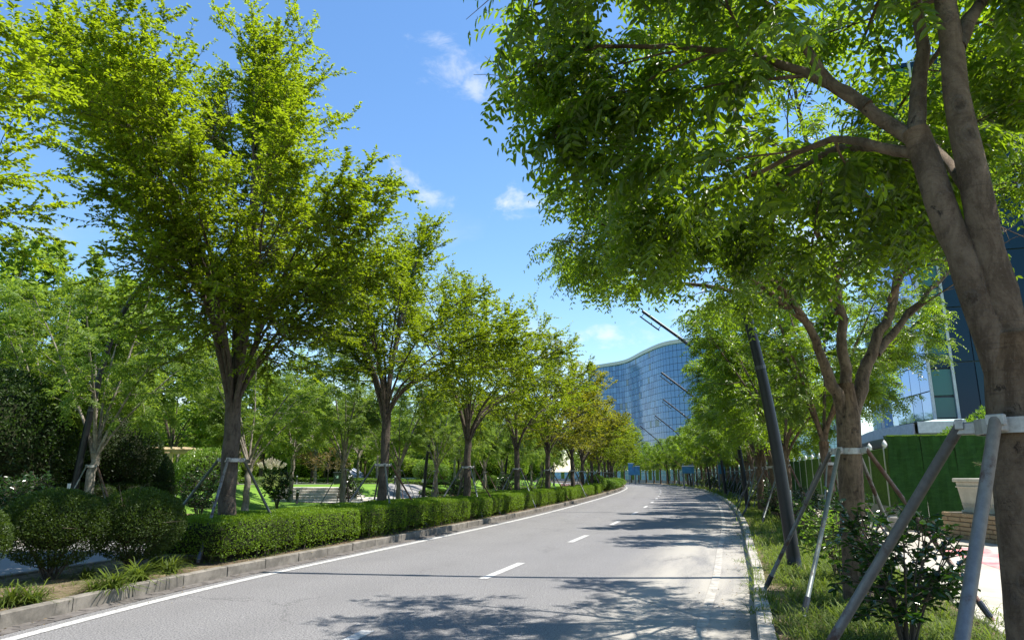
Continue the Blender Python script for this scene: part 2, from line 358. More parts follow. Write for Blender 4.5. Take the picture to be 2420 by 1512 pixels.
class MB:
    """collects boxes, tubes, plates into one mesh"""
    def __init__(s): s.V = []; s.L = []; s.T = []; s.n = 0
    def add(s, V, faces):
        V = np.asarray(V, dtype=float)
        for f in faces: s.L.extend([i + s.n for i in f]); s.T.append(len(f))
        s.V.append(V); s.n += len(V); return s
    def box(s, c, size, mtx=None, bev=0., taper=1.0):
        x, y, z = [q / 2 for q in size]; b = min(bev, x * .9, y * .9, z * .9)
        if b <= 0:
            V = [(sx * x * (taper if sz > 0 else 1), sy * y * (taper if sz > 0 else 1), sz * z) for sz in (-1, 1) for sx, sy in ((-1, -1), (1, -1), (1, 1), (-1, 1))]
            Fc = [(3, 2, 1, 0), (4, 5, 6, 7), (0, 1, 5, 4), (1, 2, 6, 5), (2, 3, 7, 6), (3, 0, 4, 7)]
        else:
            V = []
            for zz, k in ((-z, b), (-z + b, 0), (z - b, 0), (z, b)):
                for sx, sy in ((-1, -1), (1, -1), (1, 1), (-1, 1)): V.append((sx * (x - k), sy * (y - k), zz))
            Fc = [(3, 2, 1, 0), (12, 13, 14, 15)]
            for r in range(3):
                for k in range(4): a = r * 4 + k; d = r * 4 + (k + 1) % 4; Fc.append((a, d, d + 4, a + 4))
        V = np.array(V, dtype=float)
        if mtx is not None: V = V @ np.array(mtx.to_3x3()).T
        return s.add(V + np.array(c, dtype=float), Fc)
    def tube(s, P, R, sides=6, cap=True, noise=0., rng=None):
        P = np.asarray(P, dtype=float); n = len(P); R = np.broadcast_to(np.asarray(R, dtype=float), (n,))
        T = np.gradient(P, axis=0); T /= np.linalg.norm(T, axis=1)[:, None] + 1e-9
        ref = np.array([0, 0, 1.]) if abs(T[0][2]) < .8 else np.array([1., 0, 0])
        A = np.cross(T, ref); A /= np.linalg.norm(A, axis=1)[:, None] + 1e-9; B = np.cross(T, A)
        th = np.arange(sides) * 2 * math.pi / sides
        rr = R[:, None] * np.ones((n, sides))
        if noise and rng is not None: rr = rr * (1 + rng.normal(0, noise, (n, sides)))
        V = P[:, None] + rr[..., None] * (A[:, None] * np.cos(th)[None, :, None] + B[:, None] * np.sin(th)[None, :, None])
        i = np.arange(n - 1)[:, None] * sides; k = np.arange(sides)[None]
        k2 = (k + 1) % sides
        Fq = np.stack([i + k, i + k2, i + sides + k2, i + sides + k], -1).reshape(-1, 4)
        s.L.extend((Fq + s.n).ravel().tolist()); s.T.extend([4] * len(Fq))
        if cap:
            s.L.extend([s.n + q for q in range(sides)]); s.T.append(sides)
            s.L.extend([s.n + (n - 1) * sides + q for q in reversed(range(sides))]); s.T.append(sides)
        s.V.append(V.reshape(-1, 3)); s.n += n * sides; return s
    def mesh(s, name, m, smooth=False): return mesh_np(name, np.concatenate(s.V), s.L, s.T, m, smooth=smooth)
    def build(s, name, m, parent=None, loc=None, smooth=False): return link(name, s.mesh(name, m, smooth), parent, loc)

def copy_tree(o, loc=None, rz=None, sc=None, label=None, group=None, mats=None):
    r = o.copy(); COL.objects.link(r)
    if loc is not None: r.location = loc
    if rz is not None: r.rotation_euler = (0, 0, rz)
    if sc is not None: r.scale = sc if isinstance(sc, tuple) else (sc, sc, sc)
    if label: r['label'] = label
    if group: r['group'] = group
    for ch in list(o.children):
        c = ch.copy(); COL.objects.link(c); c.parent = r
        for g_ in list(ch.children):
            d = g_.copy(); COL.objects.link(d); d.parent = c
    return r

# ------------------------------------------------------------------ road curves
def catmull(pts, step=.5):
    P = np.array(pts, dtype=float); P = np.vstack([2 * P[0] - P[1], P, 2 * P[-1] - P[-2]]); out = []
    for i in range(1, len(P) - 2):
        t = np.linspace(0, 1, 24, endpoint=False)[:, None]; a, b, c, d = P[i - 1:i + 3]
        out.append(.5 * ((2 * b) + (-a + c) * t + (2 * a - 5 * b + 4 * c - d) * t * t + (-a + 3 * b - 3 * c + d) * t ** 3))
    Q = np.vstack(out + [P[-2][None]]); s = np.r_[0, np.cumsum(np.linalg.norm(np.diff(Q, axis=0), axis=1))]
    n = int(s[-1] / step); ss = np.linspace(0, s[-1], n + 1)
    return np.stack([np.interp(ss, s, Q[:, 0]), np.interp(ss, s, Q[:, 1])], 1)
KL = catmull([(-8.6, -12), (-7.35, -5), (-6.3, 2), (-5.45, 7.7), (-4.78, 11), (-3.6, 15), (-2.45, 18.7), (-.55, 25), (1.1, 31), (3.4, 40), (7, 55), (11.4, 75), (15.0, 95), (16.4, 112), (15.8, 132), (12.5, 155), (6.5, 178), (-3, 200), (-22, 228)])
KR = catmull([(-4, -12), (-1.7, -5), (.75, 2), (2.44, 7.3), (3.2, 9.6), (3.9, 11.7), (5.05, 15.4), (7.85, 24.4), (11.7, 38), (15.6, 53.6), (20.4, 76), (23.2, 97), (24.2, 115), (23.6, 133), (20.5, 158), (14.5, 184), (4, 210), (-14, 240)])
def normals(P):                                   # unit normal pointing left of travel
    T = np.gradient(P, axis=0); T /= np.linalg.norm(T, axis=1)[:, None]
    return np.stack([-T[:, 1], T[:, 0]], 1), T
NL, TL = normals(KL); NR, TR = normals(KR)
def offp(P, N, o): return P + N * o
def at_y(P, N, T, y, o=0.):                       # point on the curve where it passes y, moved o to the left
    i = int(np.argmin(np.abs(P[:, 1] - y) + (np.arange(len(P)) > len(P) * .93) * 1e3)); q = P[i] + N[i] * o
    return float(q[0]), float(q[1]), math.atan2(T[i, 1], T[i, 0]), i
def strip(name, A, B, zA, zB, m, label=None, kind='structure', uv=None, parent=None):
    n = min(len(A), len(B)); A, B = A[:n], B[:n]
    V = np.empty((2 * n, 3)); V[0::2, :2] = A; V[1::2, :2] = B; V[0::2, 2] = zA; V[1::2, 2] = zB
    i = np.arange(n - 1) * 2; Fq = np.stack([i, i + 1, i + 3, i + 2], -1)[:, ::-1]
    me = mesh_np(name, V, Fq, [4] * (n - 1), m, uv=uv)
    o = link(name, me, parent)
    if kind: o['kind'] = kind
    # make the normals point up
    return o
def dist_off(x, y):                               # signed offset left of the left kerb line (approx)
    d = np.hypot(KL[:, 0] - x, KL[:, 1] - y); i = int(np.argmin(d)); return float((x - KL[i, 0]) * NL[i, 0] + (y - KL[i, 1]) * NL[i, 1])
def sstep(a, b, x): t = np.clip((x - a) / (b - a), 0, 1); return t * t * (3 - 2 * t)
def park_h(o, y): 
    e = 11.0 + 5.6 * math.exp(-((y - 36.5) / 5.0) ** 2)
    return .13 + .75 * float(sstep(e, e + 3.6, o)) + .5 * float(sstep(30, 80, o))
def ground_z(x, y): return park_h(dist_off(x, y), y)

# ------------------------------------------------------------------ ground sheets
n = 64; th = np.linspace(0, 2 * math.pi, n, endpoint=False)
V = np.vstack([[0, 60, 0], np.stack([1500 * np.cos(th), 60 + 1500 * np.sin(th), np.zeros(n)], 1)]); V[:, 2] = -.12
o = link('ground', mesh_np('ground', V, [(0, 1 + k, 1 + (k + 1) % n) for k in range(n)], [3] * n, M['lawn'])); tag(o, kind='structure')
# road with UVs across / along
m_ = 460; tt = np.linspace(0, 1, m_)
def resamp(P, m_): s = np.linspace(0, len(P) - 1, m_); return np.stack([np.interp(s, np.arange(len(P)), P[:, k]) for k in (0, 1)], 1)
def match(P, Q):                                  # nearest point on Q along the normal of P
    out = []; last = 0
    for p in P: d = np.hypot(Q[:, 0] - p[0], Q[:, 1] - p[1]); j = int(np.argmin(d)); j = max(j, last); last = j; out.append(Q[j])
    return np.array(out)
RA = KL.copy(); RB = match(KL, KR)
V = np.empty((2 * len(RA), 3)); V[0::2, :2] = RA; V[1::2, :2] = RB; V[:, 2] = 0
uv = np.zeros((2 * len(RA), 2)); uv[1::2, 0] = 1; uv[0::2, 1] = uv[1::2, 1] = RA[:, 1]
uvd = np.r_[0, np.cumsum(np.linalg.norm(np.diff(RA, axis=0), axis=1))] - 12; uv[0::2, 1] = uv[1::2, 1] = uvd
i = np.arange(len(RA) - 1) * 2
tag(link('road', mesh_np('road', V, np.stack([i, i + 1, i + 3, i + 2], -1), [4] * len(i), M['asphalt'], uv=uv)), kind='structure')
def flat(name, A, B, z, m, parent=None):
    n = len(A); V = np.empty((2 * n, 3)); V[0::2, :2] = A; V[1::2, :2] = B; V[:, 2] = z; i = np.arange(n - 1) * 2
    return tag(link(name, mesh_np(name, V, np.stack([i, i + 1, i + 3, i + 2], -1), [4] * (n - 1), m), parent), kind='structure')
# left edge line, right worn line
a = offp(KL, NL, -.42); b = offp(KL, NL, -.57); flat('road_marking', a, b, .006, M['paint'])
a = match(KL, KR); 
# lane dashes
CL = .5 * (RA + RB); NC, TC = normals(CL); sc_ = np.r_[0, np.cumsum(np.linalg.norm(np.diff(CL, axis=0), axis=1))]
def on_c(s): return np.array([np.interp(s, sc_, CL[:, 0]), np.interp(s, sc_, CL[:, 1])]), np.array([np.interp(s, sc_, NC[:, 0]), np.interp(s, sc_, NC[:, 1])])
s0 = sc_[int(np.argmin(np.abs(CL[:, 1] - 12.5)))]
for k in range(-1, 16):
    s = s0 + k * 6.28 + (.35 if k < 0 else 0); P = []; 
    pts = [on_c(q) for q in (s - 1.05, s, s + 1.05)]
    A = np.array([p - nn * .075 for p, nn in pts]); B = np.array([p + nn * .075 for p, nn in pts])
    flat('road_marking', B, A, .006, M['paint'])
# soil bed of the median, service lane, verge
flat('planting_bed', offp(KL, NL, 2.6), offp(KL, NL, .14), .115, M['soil'])
flat('service_road', offp(KL, NL, 7.9), offp(KL, NL, 2.74), .004, M['asphalt2'])
# right verge and pavement
VB = offp(KR, NR, -2.2); flat('verge', offp(KR, NR, -.14), VB, .115, M['soil'])
flat('pavement', offp(KR, NR, -2.3), offp(KR, NR, -16), .11, M['pave'])
# park terrain, one sheet over the verge beyond the service lane
offs = [8.04, 8.6, 9.4, 10.2, 11, 11.6, 12.2, 12.8, 13.4, 14, 14.8, 15.6, 16.4, 17.2, 18, 19.2, 20.4, 22, 25, 30, 38, 50, 70, 100, 140]
idx = np.arange(0, len(KL) - 60, 3); VV = []; KK = len(offs)
for i_ in idx:
    for o_ in offs:
        p = KL[i_] + NL[i_] * o_; VV.append((p[0], p[1], park_h(o_, KL[i_, 1]) - .012))
Fq = []
for r in range(len(idx) - 1):
    for k in range(KK - 1): a = r * KK + k; Fq.append((a, a + KK, a + KK + 1, a + 1)[::-1])
tag(link('lawn', mesh_np('lawn', VV, Fq, [4] * len(Fq), M['lawn'], smooth=True)), kind='structure')
# mulch patches under the trees of the far verge
def blob(name, cx, cy, rx, ry, rz, z, m, seed, zf=None, npt=28):
    r = np.random.default_rng(seed); th = np.linspace(0, 2 * math.pi, npt, endpoint=False); k = 1 + .14 * np.sin(3 * th + seed) + .08 * np.sin(7 * th + 2 * seed) + r.normal(0, .03, npt)
    x = rx * k * np.cos(th); y = ry * k * np.sin(th); X = cx + x * math.cos(rz) - y * math.sin(rz); Y = cy + x * math.sin(rz) + y * math.cos(rz)
    V = [(cx, cy, (zf(cx, cy) if zf else 0) + z)] + [(a, b, (zf(a, b) if zf else 0) + z) for a, b in zip(X, Y)]
    return tag(link(name, mesh_np(name, V, [(0, 1 + q, 1 + (q + 1) % npt) for q in range(npt)], [3] * npt, m)), kind='structure')
# draped sheets on the park ground
def drape(name, poly, m, lift=.012, nx=10, ny=10):
    a, b, c, d = [np.array(q, dtype=float) for q in poly]; V = []; Fq = []
    for i_ in range(ny + 1):
        for k in range(nx + 1):
            u_, v_ = k / nx, i_ / ny; p = (a * (1 - u_) + b * u_) * (1 - v_) + (d * (1 - u_) + c * u_) * v_
            V.append((p[0], p[1], ground_z(p[0], p[1]) + lift))
    for i_ in range(ny):
        for k in range(nx): q = i_ * (nx + 1) + k; Fq.append((q, q + 1, q + nx + 2, q + nx + 1))
    return tag(link(name, mesh_np(name, V, Fq, [4] * len(Fq), m)), kind='structure')
def lpt(y, o): q = at_y(KL, NL, TL, y, o); return (q[0], q[1])
drape('path', [lpt(12, 13.6), lpt(12, 9.9), lpt(26, 9.9), lpt(27, 12.6)], M['soil'], .010, 10, 16)
drape('path', [G(700, 1186, .13)[:2], G(850, 1191, .13)[:2], (-6.6, 46), (-11, 41)], M['plaza'], .030, 14, 8)
drape('path', [(-8.2, 44), (-5.4, 46.5), (-8, 60), (-10.6, 58)], M['path'], .024, 8, 14)
drape('path', [(-10.6, 58), (-8, 60), (-26, 72), (-28, 70)], M['path'], .026, 16, 6)
drape('path', [lpt(30, 10.7), lpt(30, 9.7), lpt(56, 9.7), lpt(56, 10.7)], M['redpaint'], .016, 3, 26)
drape('path', [(-50, 48), (-14, 56), (-14, 58), (-50, 51)], M['path'], .02, 26, 3)

# ------------------------------------------------------------------ kerbs, stone by stone
def kerb_line(name, P, N, T, side, yend, stone_m, w_=.14, h=.145, L=1.0, seed=1, ystart=-2, nmax=110, z0=-.02):
    """individual kerb stones near the camera, one stuff strip for the rest; side=+1 puts the body to the left of the line"""
    r = random.Random(seed); s = np.r_[0, np.cumsum(np.linalg.norm(np.diff(P, axis=0), axis=1))]
    root = tag(link(name, MB().box((0, 0, -.15), (.1, .1, .1)).mesh(name, stone_m)), kind='structure')
    i0 = int(np.argmin(np.abs(P[:, 1] - ystart))); q = s[i0]; root.location = (float(P[i0, 0]), float(P[i0, 1]), 0)
    me = MB().box((0, 0, 0), (L - .018, w_, h - z0), None, .012).mesh('kerb_stone', stone_m); k = 0; rl = root.location
    while k < nmax and q < s[-1] - 2:
        x0, y0 = np.interp(q, s, P[:, 0]), np.interp(q, s, P[:, 1]); x1, y1 = np.interp(q + L, s, P[:, 0]), np.interp(q + L, s, P[:, 1])
        if y1 > yend: break
        a = math.atan2(y1 - y0, x1 - x0); nx, ny = -math.sin(a), math.cos(a)
        st = link('kerb_stone', me, root, ((x0 + x1) / 2 + nx * side * (w_ / 2 + r.uniform(-.004, .004)) - rl[0], (y0 + y1) / 2 + ny * side * w_ / 2 - rl[1], (h + z0) / 2 + r.uniform(-.005, .005)), (r.uniform(-.01, .01), r.uniform(-.006, .006), a + r.uniform(-.006, .006)))
        q += L; k += 1
    j = int(np.searchsorted(s, q)); A = P[j:]; B = (P + N * side * w_)[j:]; nn = len(A)
    if nn > 3:
        V = np.zeros((nn, 4, 3)); V[:, 0, :2] = A; V[:, 1, :2] = A; V[:, 2, :2] = B; V[:, 3, :2] = B; V[:, 1, 2] = V[:, 2, 2] = h; V[:, 0, 2] = V[:, 3, 2] = z0
        V -= np.array([rl[0], rl[1], 0]); Fq = []
        for a_ in range(nn - 1):
            for k in range(3): Fq.append((a_ * 4 + k, a_ * 4 + k + 1, (a_ + 1) * 4 + k + 1, (a_ + 1) * 4 + k))
        tag(link('kerb_run', mesh_np('kerb_run', V.reshape(-1, 3), Fq, [4] * len(Fq), stone_m), root), kind='stuff')
    return root
kerb_line('kerb', KL, NL, TL, 1, 100, M['kerb'], .14, .16, 1.0, 3, 3)
kerb_line('kerb', KR, NR, TR, -1, 80, M['kerb_pale'], .16, .15, .8, 4, 5, 100)
P2 = offp(KL, NL, 2.6); kerb_line('kerb', P2, NL, TL, 1, 22, M['kerb'], .14, .15, 1.0, 5, 3, 20)
P3 = offp(KL, NL, 7.9); kerb_line('kerb', P3, NL, TL, 1, 70, M['kerb_pale'], .14, .16, 1.0, 6, 10, 60)
P4 = offp(KR, NR, -2.2); kerb_line('kerb', P4, NR, TR, -1, 40, M['kerb_pale'], .12, .15, 1.0, 7, 5, 36)
# gutter tiles in front of the left kerb
root = tag(link('gutter', MB().box((0, 0, -.1), (.1, .1, .05)).mesh('gutter', M['gutter'])), kind='structure'); r = random.Random(5)
me = MB().box((0, 0, 0), (.215, .105, .016), None, .004).mesh('gutter_tile', M['gutter']); sL = np.r_[0, np.cumsum(np.linalg.norm(np.diff(KL, axis=0), axis=1))]
q = sL[int(np.argmin(np.abs(KL[:, 1] - 6.8)))]; rest = MB(); cnt = 0
while q < sL[-1] and cnt < 700:
    x, y = np.interp(q, sL, KL[:, 0]), np.interp(q, sL, KL[:, 1]); x1, y1 = np.interp(q + .225, sL, KL[:, 0]), np.interp(q + .225, sL, KL[:, 1]); a = math.atan2(y1 - y, x1 - x)
    for row in (0, 1):
        ox, oy = math.sin(a) * (.085 + row * .115), -math.cos(a) * (.085 + row * .115); sh = row * .11
        c_ = ((x + x1) / 2 + ox + sh * math.cos(a), (y + y1) / 2 + oy + sh * math.sin(a), .006 + r.uniform(-.004, .004))
        if cnt < 290: link('gutter_tile', me, root, c_, (r.uniform(-.02, .02), r.uniform(-.015, .015), a + r.uniform(-.02, .02)))
        else: rest.box(c_, (.215, .105, .016), Matrix.Rotation(a, 3, 'Z').to_4x4())
        cnt += 1
    q += .228
tag(rest.build('gutter_run', M['gutter'], root), kind='stuff')
# dirt and a pale worn edge line along the right kerb
A_ = offp(KR, NR, .30); B_ = offp(KR, NR, .16)
A_ = offp(KR, NR, .62); B_ = offp(KR, NR, .50); j = int(np.argmin(np.abs(KR[:, 1] - 60)))
def worn(t):
    p = pos(t); n = t.noise(p, 5, 7, .75); c = t.mix(t.smooth(n, .35, .62), (.24, .225, .20), (.40, .375, .33)); return pbr(t, c, .85, 0, .2, n, .2, .003)
M['wornline'] = mat('dusty_edge_line', worn)
flat('road_marking', A_[:j], B_[:j], .006, M['wornline'])
# ------------------------------------------------------------------ foliage geometry
def lumps(P, rng, k=5, f=1.1):
    s = np.zeros(len(P))
    for _ in range(k): d = rng.normal(0, 1, 3) * f; s += np.sin(P @ d + rng.uniform(0, 6.28))
    return s / k
def nrm(a): return a / (np.linalg.norm(a, axis=-1, keepdims=True) + 1e-9)
def leaves_np(P, D, Nn, L, Wd, hi=False, fold=.18):
    """returns V, loops, totals for leaves at P along D with normal Nn"""
    n = len(P); D = nrm(D); Sd = nrm(np.cross(D, Nn)); Nn = np.cross(Sd, D); L = np.broadcast_to(L, (n,))[:, None]; Wd = np.broadcast_to(Wd, (n,))[:, None]
    if not hi:
        a = P + D * L * .42 + Sd * Wd * .5 + Nn * Wd * fold; b = P + D * L * .42 - Sd * Wd * .5 + Nn * Wd * fold; c = P + D * L - Nn * L * .08
        V = np.stack([P, a, c, b], 1).reshape(-1, 3); i = np.arange(n)[:, None] * 4
        lo = np.concatenate([i + np.array([[0, 1, 2]]), i + np.array([[0, 2, 3]])], 1).ravel(); return V, lo, np.full(2 * n, 3), 2
    a1 = P + D * L * .22 + Sd * Wd * .40 + Nn * Wd * fold; a2 = P + D * L * .60 + Sd * Wd * .44 + Nn * Wd * (fold - .06)
    b1 = P + D * L * .22 - Sd * Wd * .40 + Nn * Wd * fold; b2 = P + D * L * .60 - Sd * Wd * .44 + Nn * Wd * (fold - .06)
    c = P + D * L - Nn * L * .12
    V = np.stack([P, a1, a2, c, b2, b1], 1).reshape(-1, 3); i = np.arange(n)[:, None] * 6
    lo = np.concatenate([i + np.array([[0, 1, 2, 3]]), i + np.array([[0, 3, 4, 5]])], 1).ravel(); return V, lo, np.full(2 * n, 4), 2
def leaf_mesh(name, P, D, Nn, L, Wd, m, tint, hi=False):
    V, lo, to, k = leaves_np(P, D, Nn, L, Wd, hi); return mesh_np(name, V, lo, to, m, tint=np.repeat(tint, k))

def bez(p0, p1, p2, n): t = np.linspace(0, 1, n)[:, None]; return (1 - t) ** 2 * p0 + 2 * t * (1 - t) * p1 + t * t * p2
def env_dist(p, d, c, R):                          # distance from p along d to the ellipsoid
    a = d / R; b = (p - c) / R; A = a @ a; B = 2 * a @ b; C_ = b @ b - 1; D_ = B * B - 4 * A * C_
    if D_ < 0: return 0.
    return (-B + math.sqrt(D_)) / (2 * A)
def wander(rng, p, d, L, n, w_, lift):
    P = [p]; st = L / n
    for _ in range(n): d = d + rng.normal(0, w_, 3) + np.array([0, 0, lift]); d /= np.linalg.norm(d); p = p + d * st; P.append(p)
    return np.array(P)
def auto_limbs(rng, fork, c, R, n, emin, emax, r0, straight=.42):
    L = []
    for k in range(n):
        az = k * 2.39996 + rng.uniform(-.35, .35); el = math.radians(emin + (emax - emin) * ((k * .618 + .1) % 1)); d = np.array([math.cos(az) * math.cos(el), math.sin(az) * math.cos(el), math.sin(el)])
        tgt = c + d * R * rng.uniform(.80, .98); p0 = fork + np.array([0, 0, rng.uniform(-.35, .35)]); dd = np.linalg.norm(tgt - p0)
        hor = np.array([d[0], d[1], 0]); p1 = p0 + np.array([0, 0, 1.]) * dd * straight + hor * dd * .12
        P = bez(p0, p1, tgt, 12); P[2:] += rng.normal(0, .035, P[2:].shape).cumsum(0) * .5
        L.append((P, r0 * rng.uniform(.62, 1.) * (1. if el > .3 else .75), .012))
    return L
def grow(rng, trunk, tr, limbs, c, R, sub_sp=.30, twig_sp=.13, sub_len=1.9, twig_len=.62, out=.55, lift=.02, start=.28, twigs=True, sides=8, wood_noise=.02, deeper=True, tsides=12):
    """wood MB + twig list [(points)]"""
    mb = MB(); mb.tube(trunk, tr, tsides, True, wood_noise, rng); tw = []; c = np.array(c, dtype=float); R = np.array(R, dtype=float)
    for P, ra, rb in limbs:
        n = len(P); rad = ra + (rb - ra) * np.linspace(0, 1, n) ** .8; mb.tube(P, rad, sides, True, wood_noise, rng)
        seg = np.linalg.norm(np.diff(P, axis=0), axis=1); s = np.r_[0, seg.cumsum()]; tot = s[-1]; q = tot * start
        while q < tot:
            p = np.array([np.interp(q, s, P[:, k]) for k in range(3)]); j = min(int(np.searchsorted(s, q)), n - 1); t = P[j] - P[j - 1]; t /= np.linalg.norm(t) + 1e-9
            o_ = p - c; o_[2] *= .5; o_ = o_ / (np.linalg.norm(o_) + 1e-6)
            d = t * .55 + o_ * out + rng.normal(0, .55, 3) * np.array([1, 1, .55]); d /= np.linalg.norm(d)
            dist = env_dist(p, d, c, R)
            L = min(sub_len * rng.uniform(.6, 1.15), dist * rng.uniform(.85, 1.12))
            if L > .25:
                Q = wander(rng, p, d, L, 6, .10, lift); r1 = max(.006, min(.45 * np.interp(q, s, rad), .010 * L * 1.6)); mb.tube(Q, np.linspace(r1, .004, 7), 5 if sides > 5 else 4, False)
                s2 = np.linspace(0, L, 7); g_ = L * .12
                while g_ < L:
                    p2 = np.array([np.interp(g_, s2, Q[:, k]) for k in range(3)]); jj = min(int(g_ / L * 6) + 1, 6); t2 = Q[jj] - Q[jj - 1]; t2 /= np.linalg.norm(t2) + 1e-9
                    d2 = t2 * .8 + rng.normal(0, .6, 3) * np.array([1, 1, .6]); d2 /= np.linalg.norm(d2); L2 = twig_len * rng.uniform(.5, 1.2)
                    L2 = min(L2, max(.12, env_dist(p2, d2, c, R * 1.06)))
                    T_ = wander(rng, p2, d2, L2, 3, .14, lift); tw.append(T_)
                    if twigs: mb.tube(T_, np.linspace(.0045, .002, 4), 3, False)
                    g_ += twig_sp * rng.uniform(.6, 1.4)
                tw.append(Q[3:])if len(Q[3:]) == 4 else None
            q += sub_sp * rng.uniform(.6, 1.4) * (1.25 - .5 * q / tot)
    return mb, np.array(tw)
def pts_on(rng, tw, per, tmin=.12):
    n = len(tw); t = rng.uniform(tmin, 1, (n, per)) * 3; i = np.minimum(t.astype(int), 2); f = (t - i)[..., None]; a = tw[np.arange(n)[:, None], i]; b = tw[np.arange(n)[:, None], i + 1]
    P = a * (1 - f) + b * f; D = nrm(b - a); return P.reshape(-1, 3), D.reshape(-1, 3)
def simple_leaves(rng, tw, per, L, Wd, droop=.12, flat=.45, name='crown', m=None, hi=False, tvar=.16, tbias=.45, topb=0.):
    P, D = pts_on(rng, tw, per); n = len(P); up = np.array([0, 0, 1.]); side = nrm(np.cross(D, up) + rng.normal(0, .05, (n, 3)))
    sg = rng.choice([-1., 1.], n)[:, None]; d = nrm(D * rng.uniform(.2, .9, (n, 1)) + side * sg * rng.uniform(.5, 1, (n, 1)) + rng.normal(0, .22, (n, 3)) - up * droop)
    N_ = nrm(up + rng.normal(0, flat, (n, 3))); Ls = L * rng.uniform(.65, 1.2, n)
    zz = (P[:, 2] - P[:, 2].min()) / (np.ptp(P[:, 2]) + 1e-6)
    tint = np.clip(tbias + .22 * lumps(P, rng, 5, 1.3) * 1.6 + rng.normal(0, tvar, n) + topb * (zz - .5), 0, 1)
    return leaf_mesh(name, P, d, N_, Ls, Ls * Wd, m, tint, hi)
def compound_leaves(rng, tw, per, RL, K, L, Wd, name, m, hi=False, tbias=.45, keep=None, droop=.55, topb=0.):
    """pinnate leaves: rachis length RL with K pairs of leaflets"""
    P, D = pts_on(rng, tw, per, .2); n = len(P); up = np.array([0, 0, 1.])
    d0 = nrm(D * .5 + rng.normal(0, .6, (n, 3)) * np.array([1, 1, .45]) + up * .08); rl = RL * rng.uniform(.7, 1.15, n)
    return compound_from(rng, P, d0, rl, K, L, Wd, name, m, hi, tbias, droop, topb)
def compound_from(rng, P, d0, rl, K, L, Wd, name, m, hi, tbias, droop=.55, topb=0., tint=None):
    n = len(P); up = np.array([0, 0, 1.]); t = (np.arange(K) + .9) / K; T = t[None, :, None]
    C_ = P[:, None] + d0[:, None] * rl[:, None, None] * T - up * rl[:, None, None] * droop * T ** 2                  # (n,K,3)
    tan = nrm(d0[:, None] - up * 2 * droop * T + np.zeros_like(C_)); side = nrm(np.cross(tan, up) + 1e-5); nn_ = nrm(np.cross(side, tan))
    out = []; outn = []
    for sg in (-1, 1):
        d = nrm(side * sg * .85 + tan * .45 - up * .30 + rng.normal(0, .14, C_.shape)); out.append(d); outn.append(nrm(nn_ + side * sg * -.15 + rng.normal(0, .18, C_.shape)))
    D = np.stack(out, 2).reshape(-1, 3); N_ = np.stack(outn, 2).reshape(-1, 3); PP = np.repeat(C_[:, :, None], 2, 2).reshape(-1, 3)
    sz = (1 - .35 * np.abs(t - .55) * 2)[None, :, None] * np.ones((n, K, 2)); Ls = L * sz.reshape(-1) * rng.uniform(.82, 1.12, len(PP))
    if tint is None:
        zz = (P[:, 2] - P[:, 2].min()) / (np.ptp(P[:, 2]) + 1e-6)
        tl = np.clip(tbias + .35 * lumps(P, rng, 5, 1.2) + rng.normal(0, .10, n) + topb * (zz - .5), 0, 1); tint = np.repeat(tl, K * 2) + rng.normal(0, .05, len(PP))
    return leaf_mesh(name, PP, D, N_, Ls, Ls * Wd, m, np.clip(tint, 0, 1), hi)

def trunkline(H, lean=(0, 0), n=8, wob=.02, rng=None):
    z = np.linspace(0, H, n); P = np.stack([lean[0] * z / H, lean[1] * z / H, z], 1); P[1:-1, :2] += rng.normal(0, wob, (n - 2, 2)); return P
def flare(r, n=8, top=.88): k = np.linspace(0, 1, n); return r * (1 + .35 * np.exp(-k * 9)) * (1 - (1 - top) * k)

def make_zelkova(seed, H, Rxy, crown_base, fork_z, r0, nl, name, m, mb_='bark_z', per=24, sub=.30, twig=.13, L=.075, hi=False, twigs=True, topb=.25, tbias=.45, cx=(0, 0), twl=.62, zf=.40, gap=.0, hollow=.45):
    rng = np.random.default_rng(seed); zc = crown_base + zf * (H - crown_base); c = np.array([cx[0], cx[1], zc]); R = np.array([Rxy, Rxy, H - zc])
    tr = trunkline(fork_z + .25, (cx[0] * .1, cx[1] * .1), 9, .015, rng); fork = tr[-1].copy(); fork[2] = fork_z
    limbs = auto_limbs(rng, fork, c, R, nl, -22, 82, r0 * .52)
    wood, tw = grow(rng, tr, flare(r0, 9), limbs, c, R, sub, twig, 1.7, twl, twigs=twigs)
    tm = tw.mean(1); kp = (tm[:, 2] > crown_base) & (lumps(tm, rng, 5, 1.5) > -1 + gap); kp &= ~((np.linalg.norm((tm - c) / (R * np.array([1, 1, .8])), axis=1) < hollow) & (rng.random(len(tm)) < .8)); tw = tw[kp]
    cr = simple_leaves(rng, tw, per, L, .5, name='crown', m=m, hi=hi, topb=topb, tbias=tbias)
    root = empty(name); link('trunk', wood.mesh('trunk', M[mb_], True), root); link('crown', cr, root); return root
def make_pinnate(seed, H, Rxy, crown_base, fork_z, r0, nl, name, m, mb_='bark_p', per=4, sub=.34, twig=.2, RL=.30, K=6, L=.085, hi=False, twigs=True, tbias=.45, cx=(0, 0), topb=.2, emin=-5, straight=.3):
    rng = np.random.default_rng(seed); c = np.array([cx[0], cx[1], (H + crown_base) / 2]); R = np.array([Rxy, Rxy, (H - crown_base) / 2])
    tr = trunkline(fork_z + .2, (rng.uniform(-.1, .1), rng.uniform(-.1, .1)), 9, .02, rng); fork = tr[-1].copy(); fork[2] = fork_z
    limbs = auto_limbs(rng, fork, c, R, nl, emin, 72, r0 * .62, straight)
    wood, tw = grow(rng, tr, flare(r0, 9), limbs, c, R, sub, twig, 1.5, .5, twigs=twigs)
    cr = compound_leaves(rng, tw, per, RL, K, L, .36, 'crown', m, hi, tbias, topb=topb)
    root = empty(name); link('trunk', wood.mesh('trunk', M[mb_], True), root); link('crown', cr, root); return root
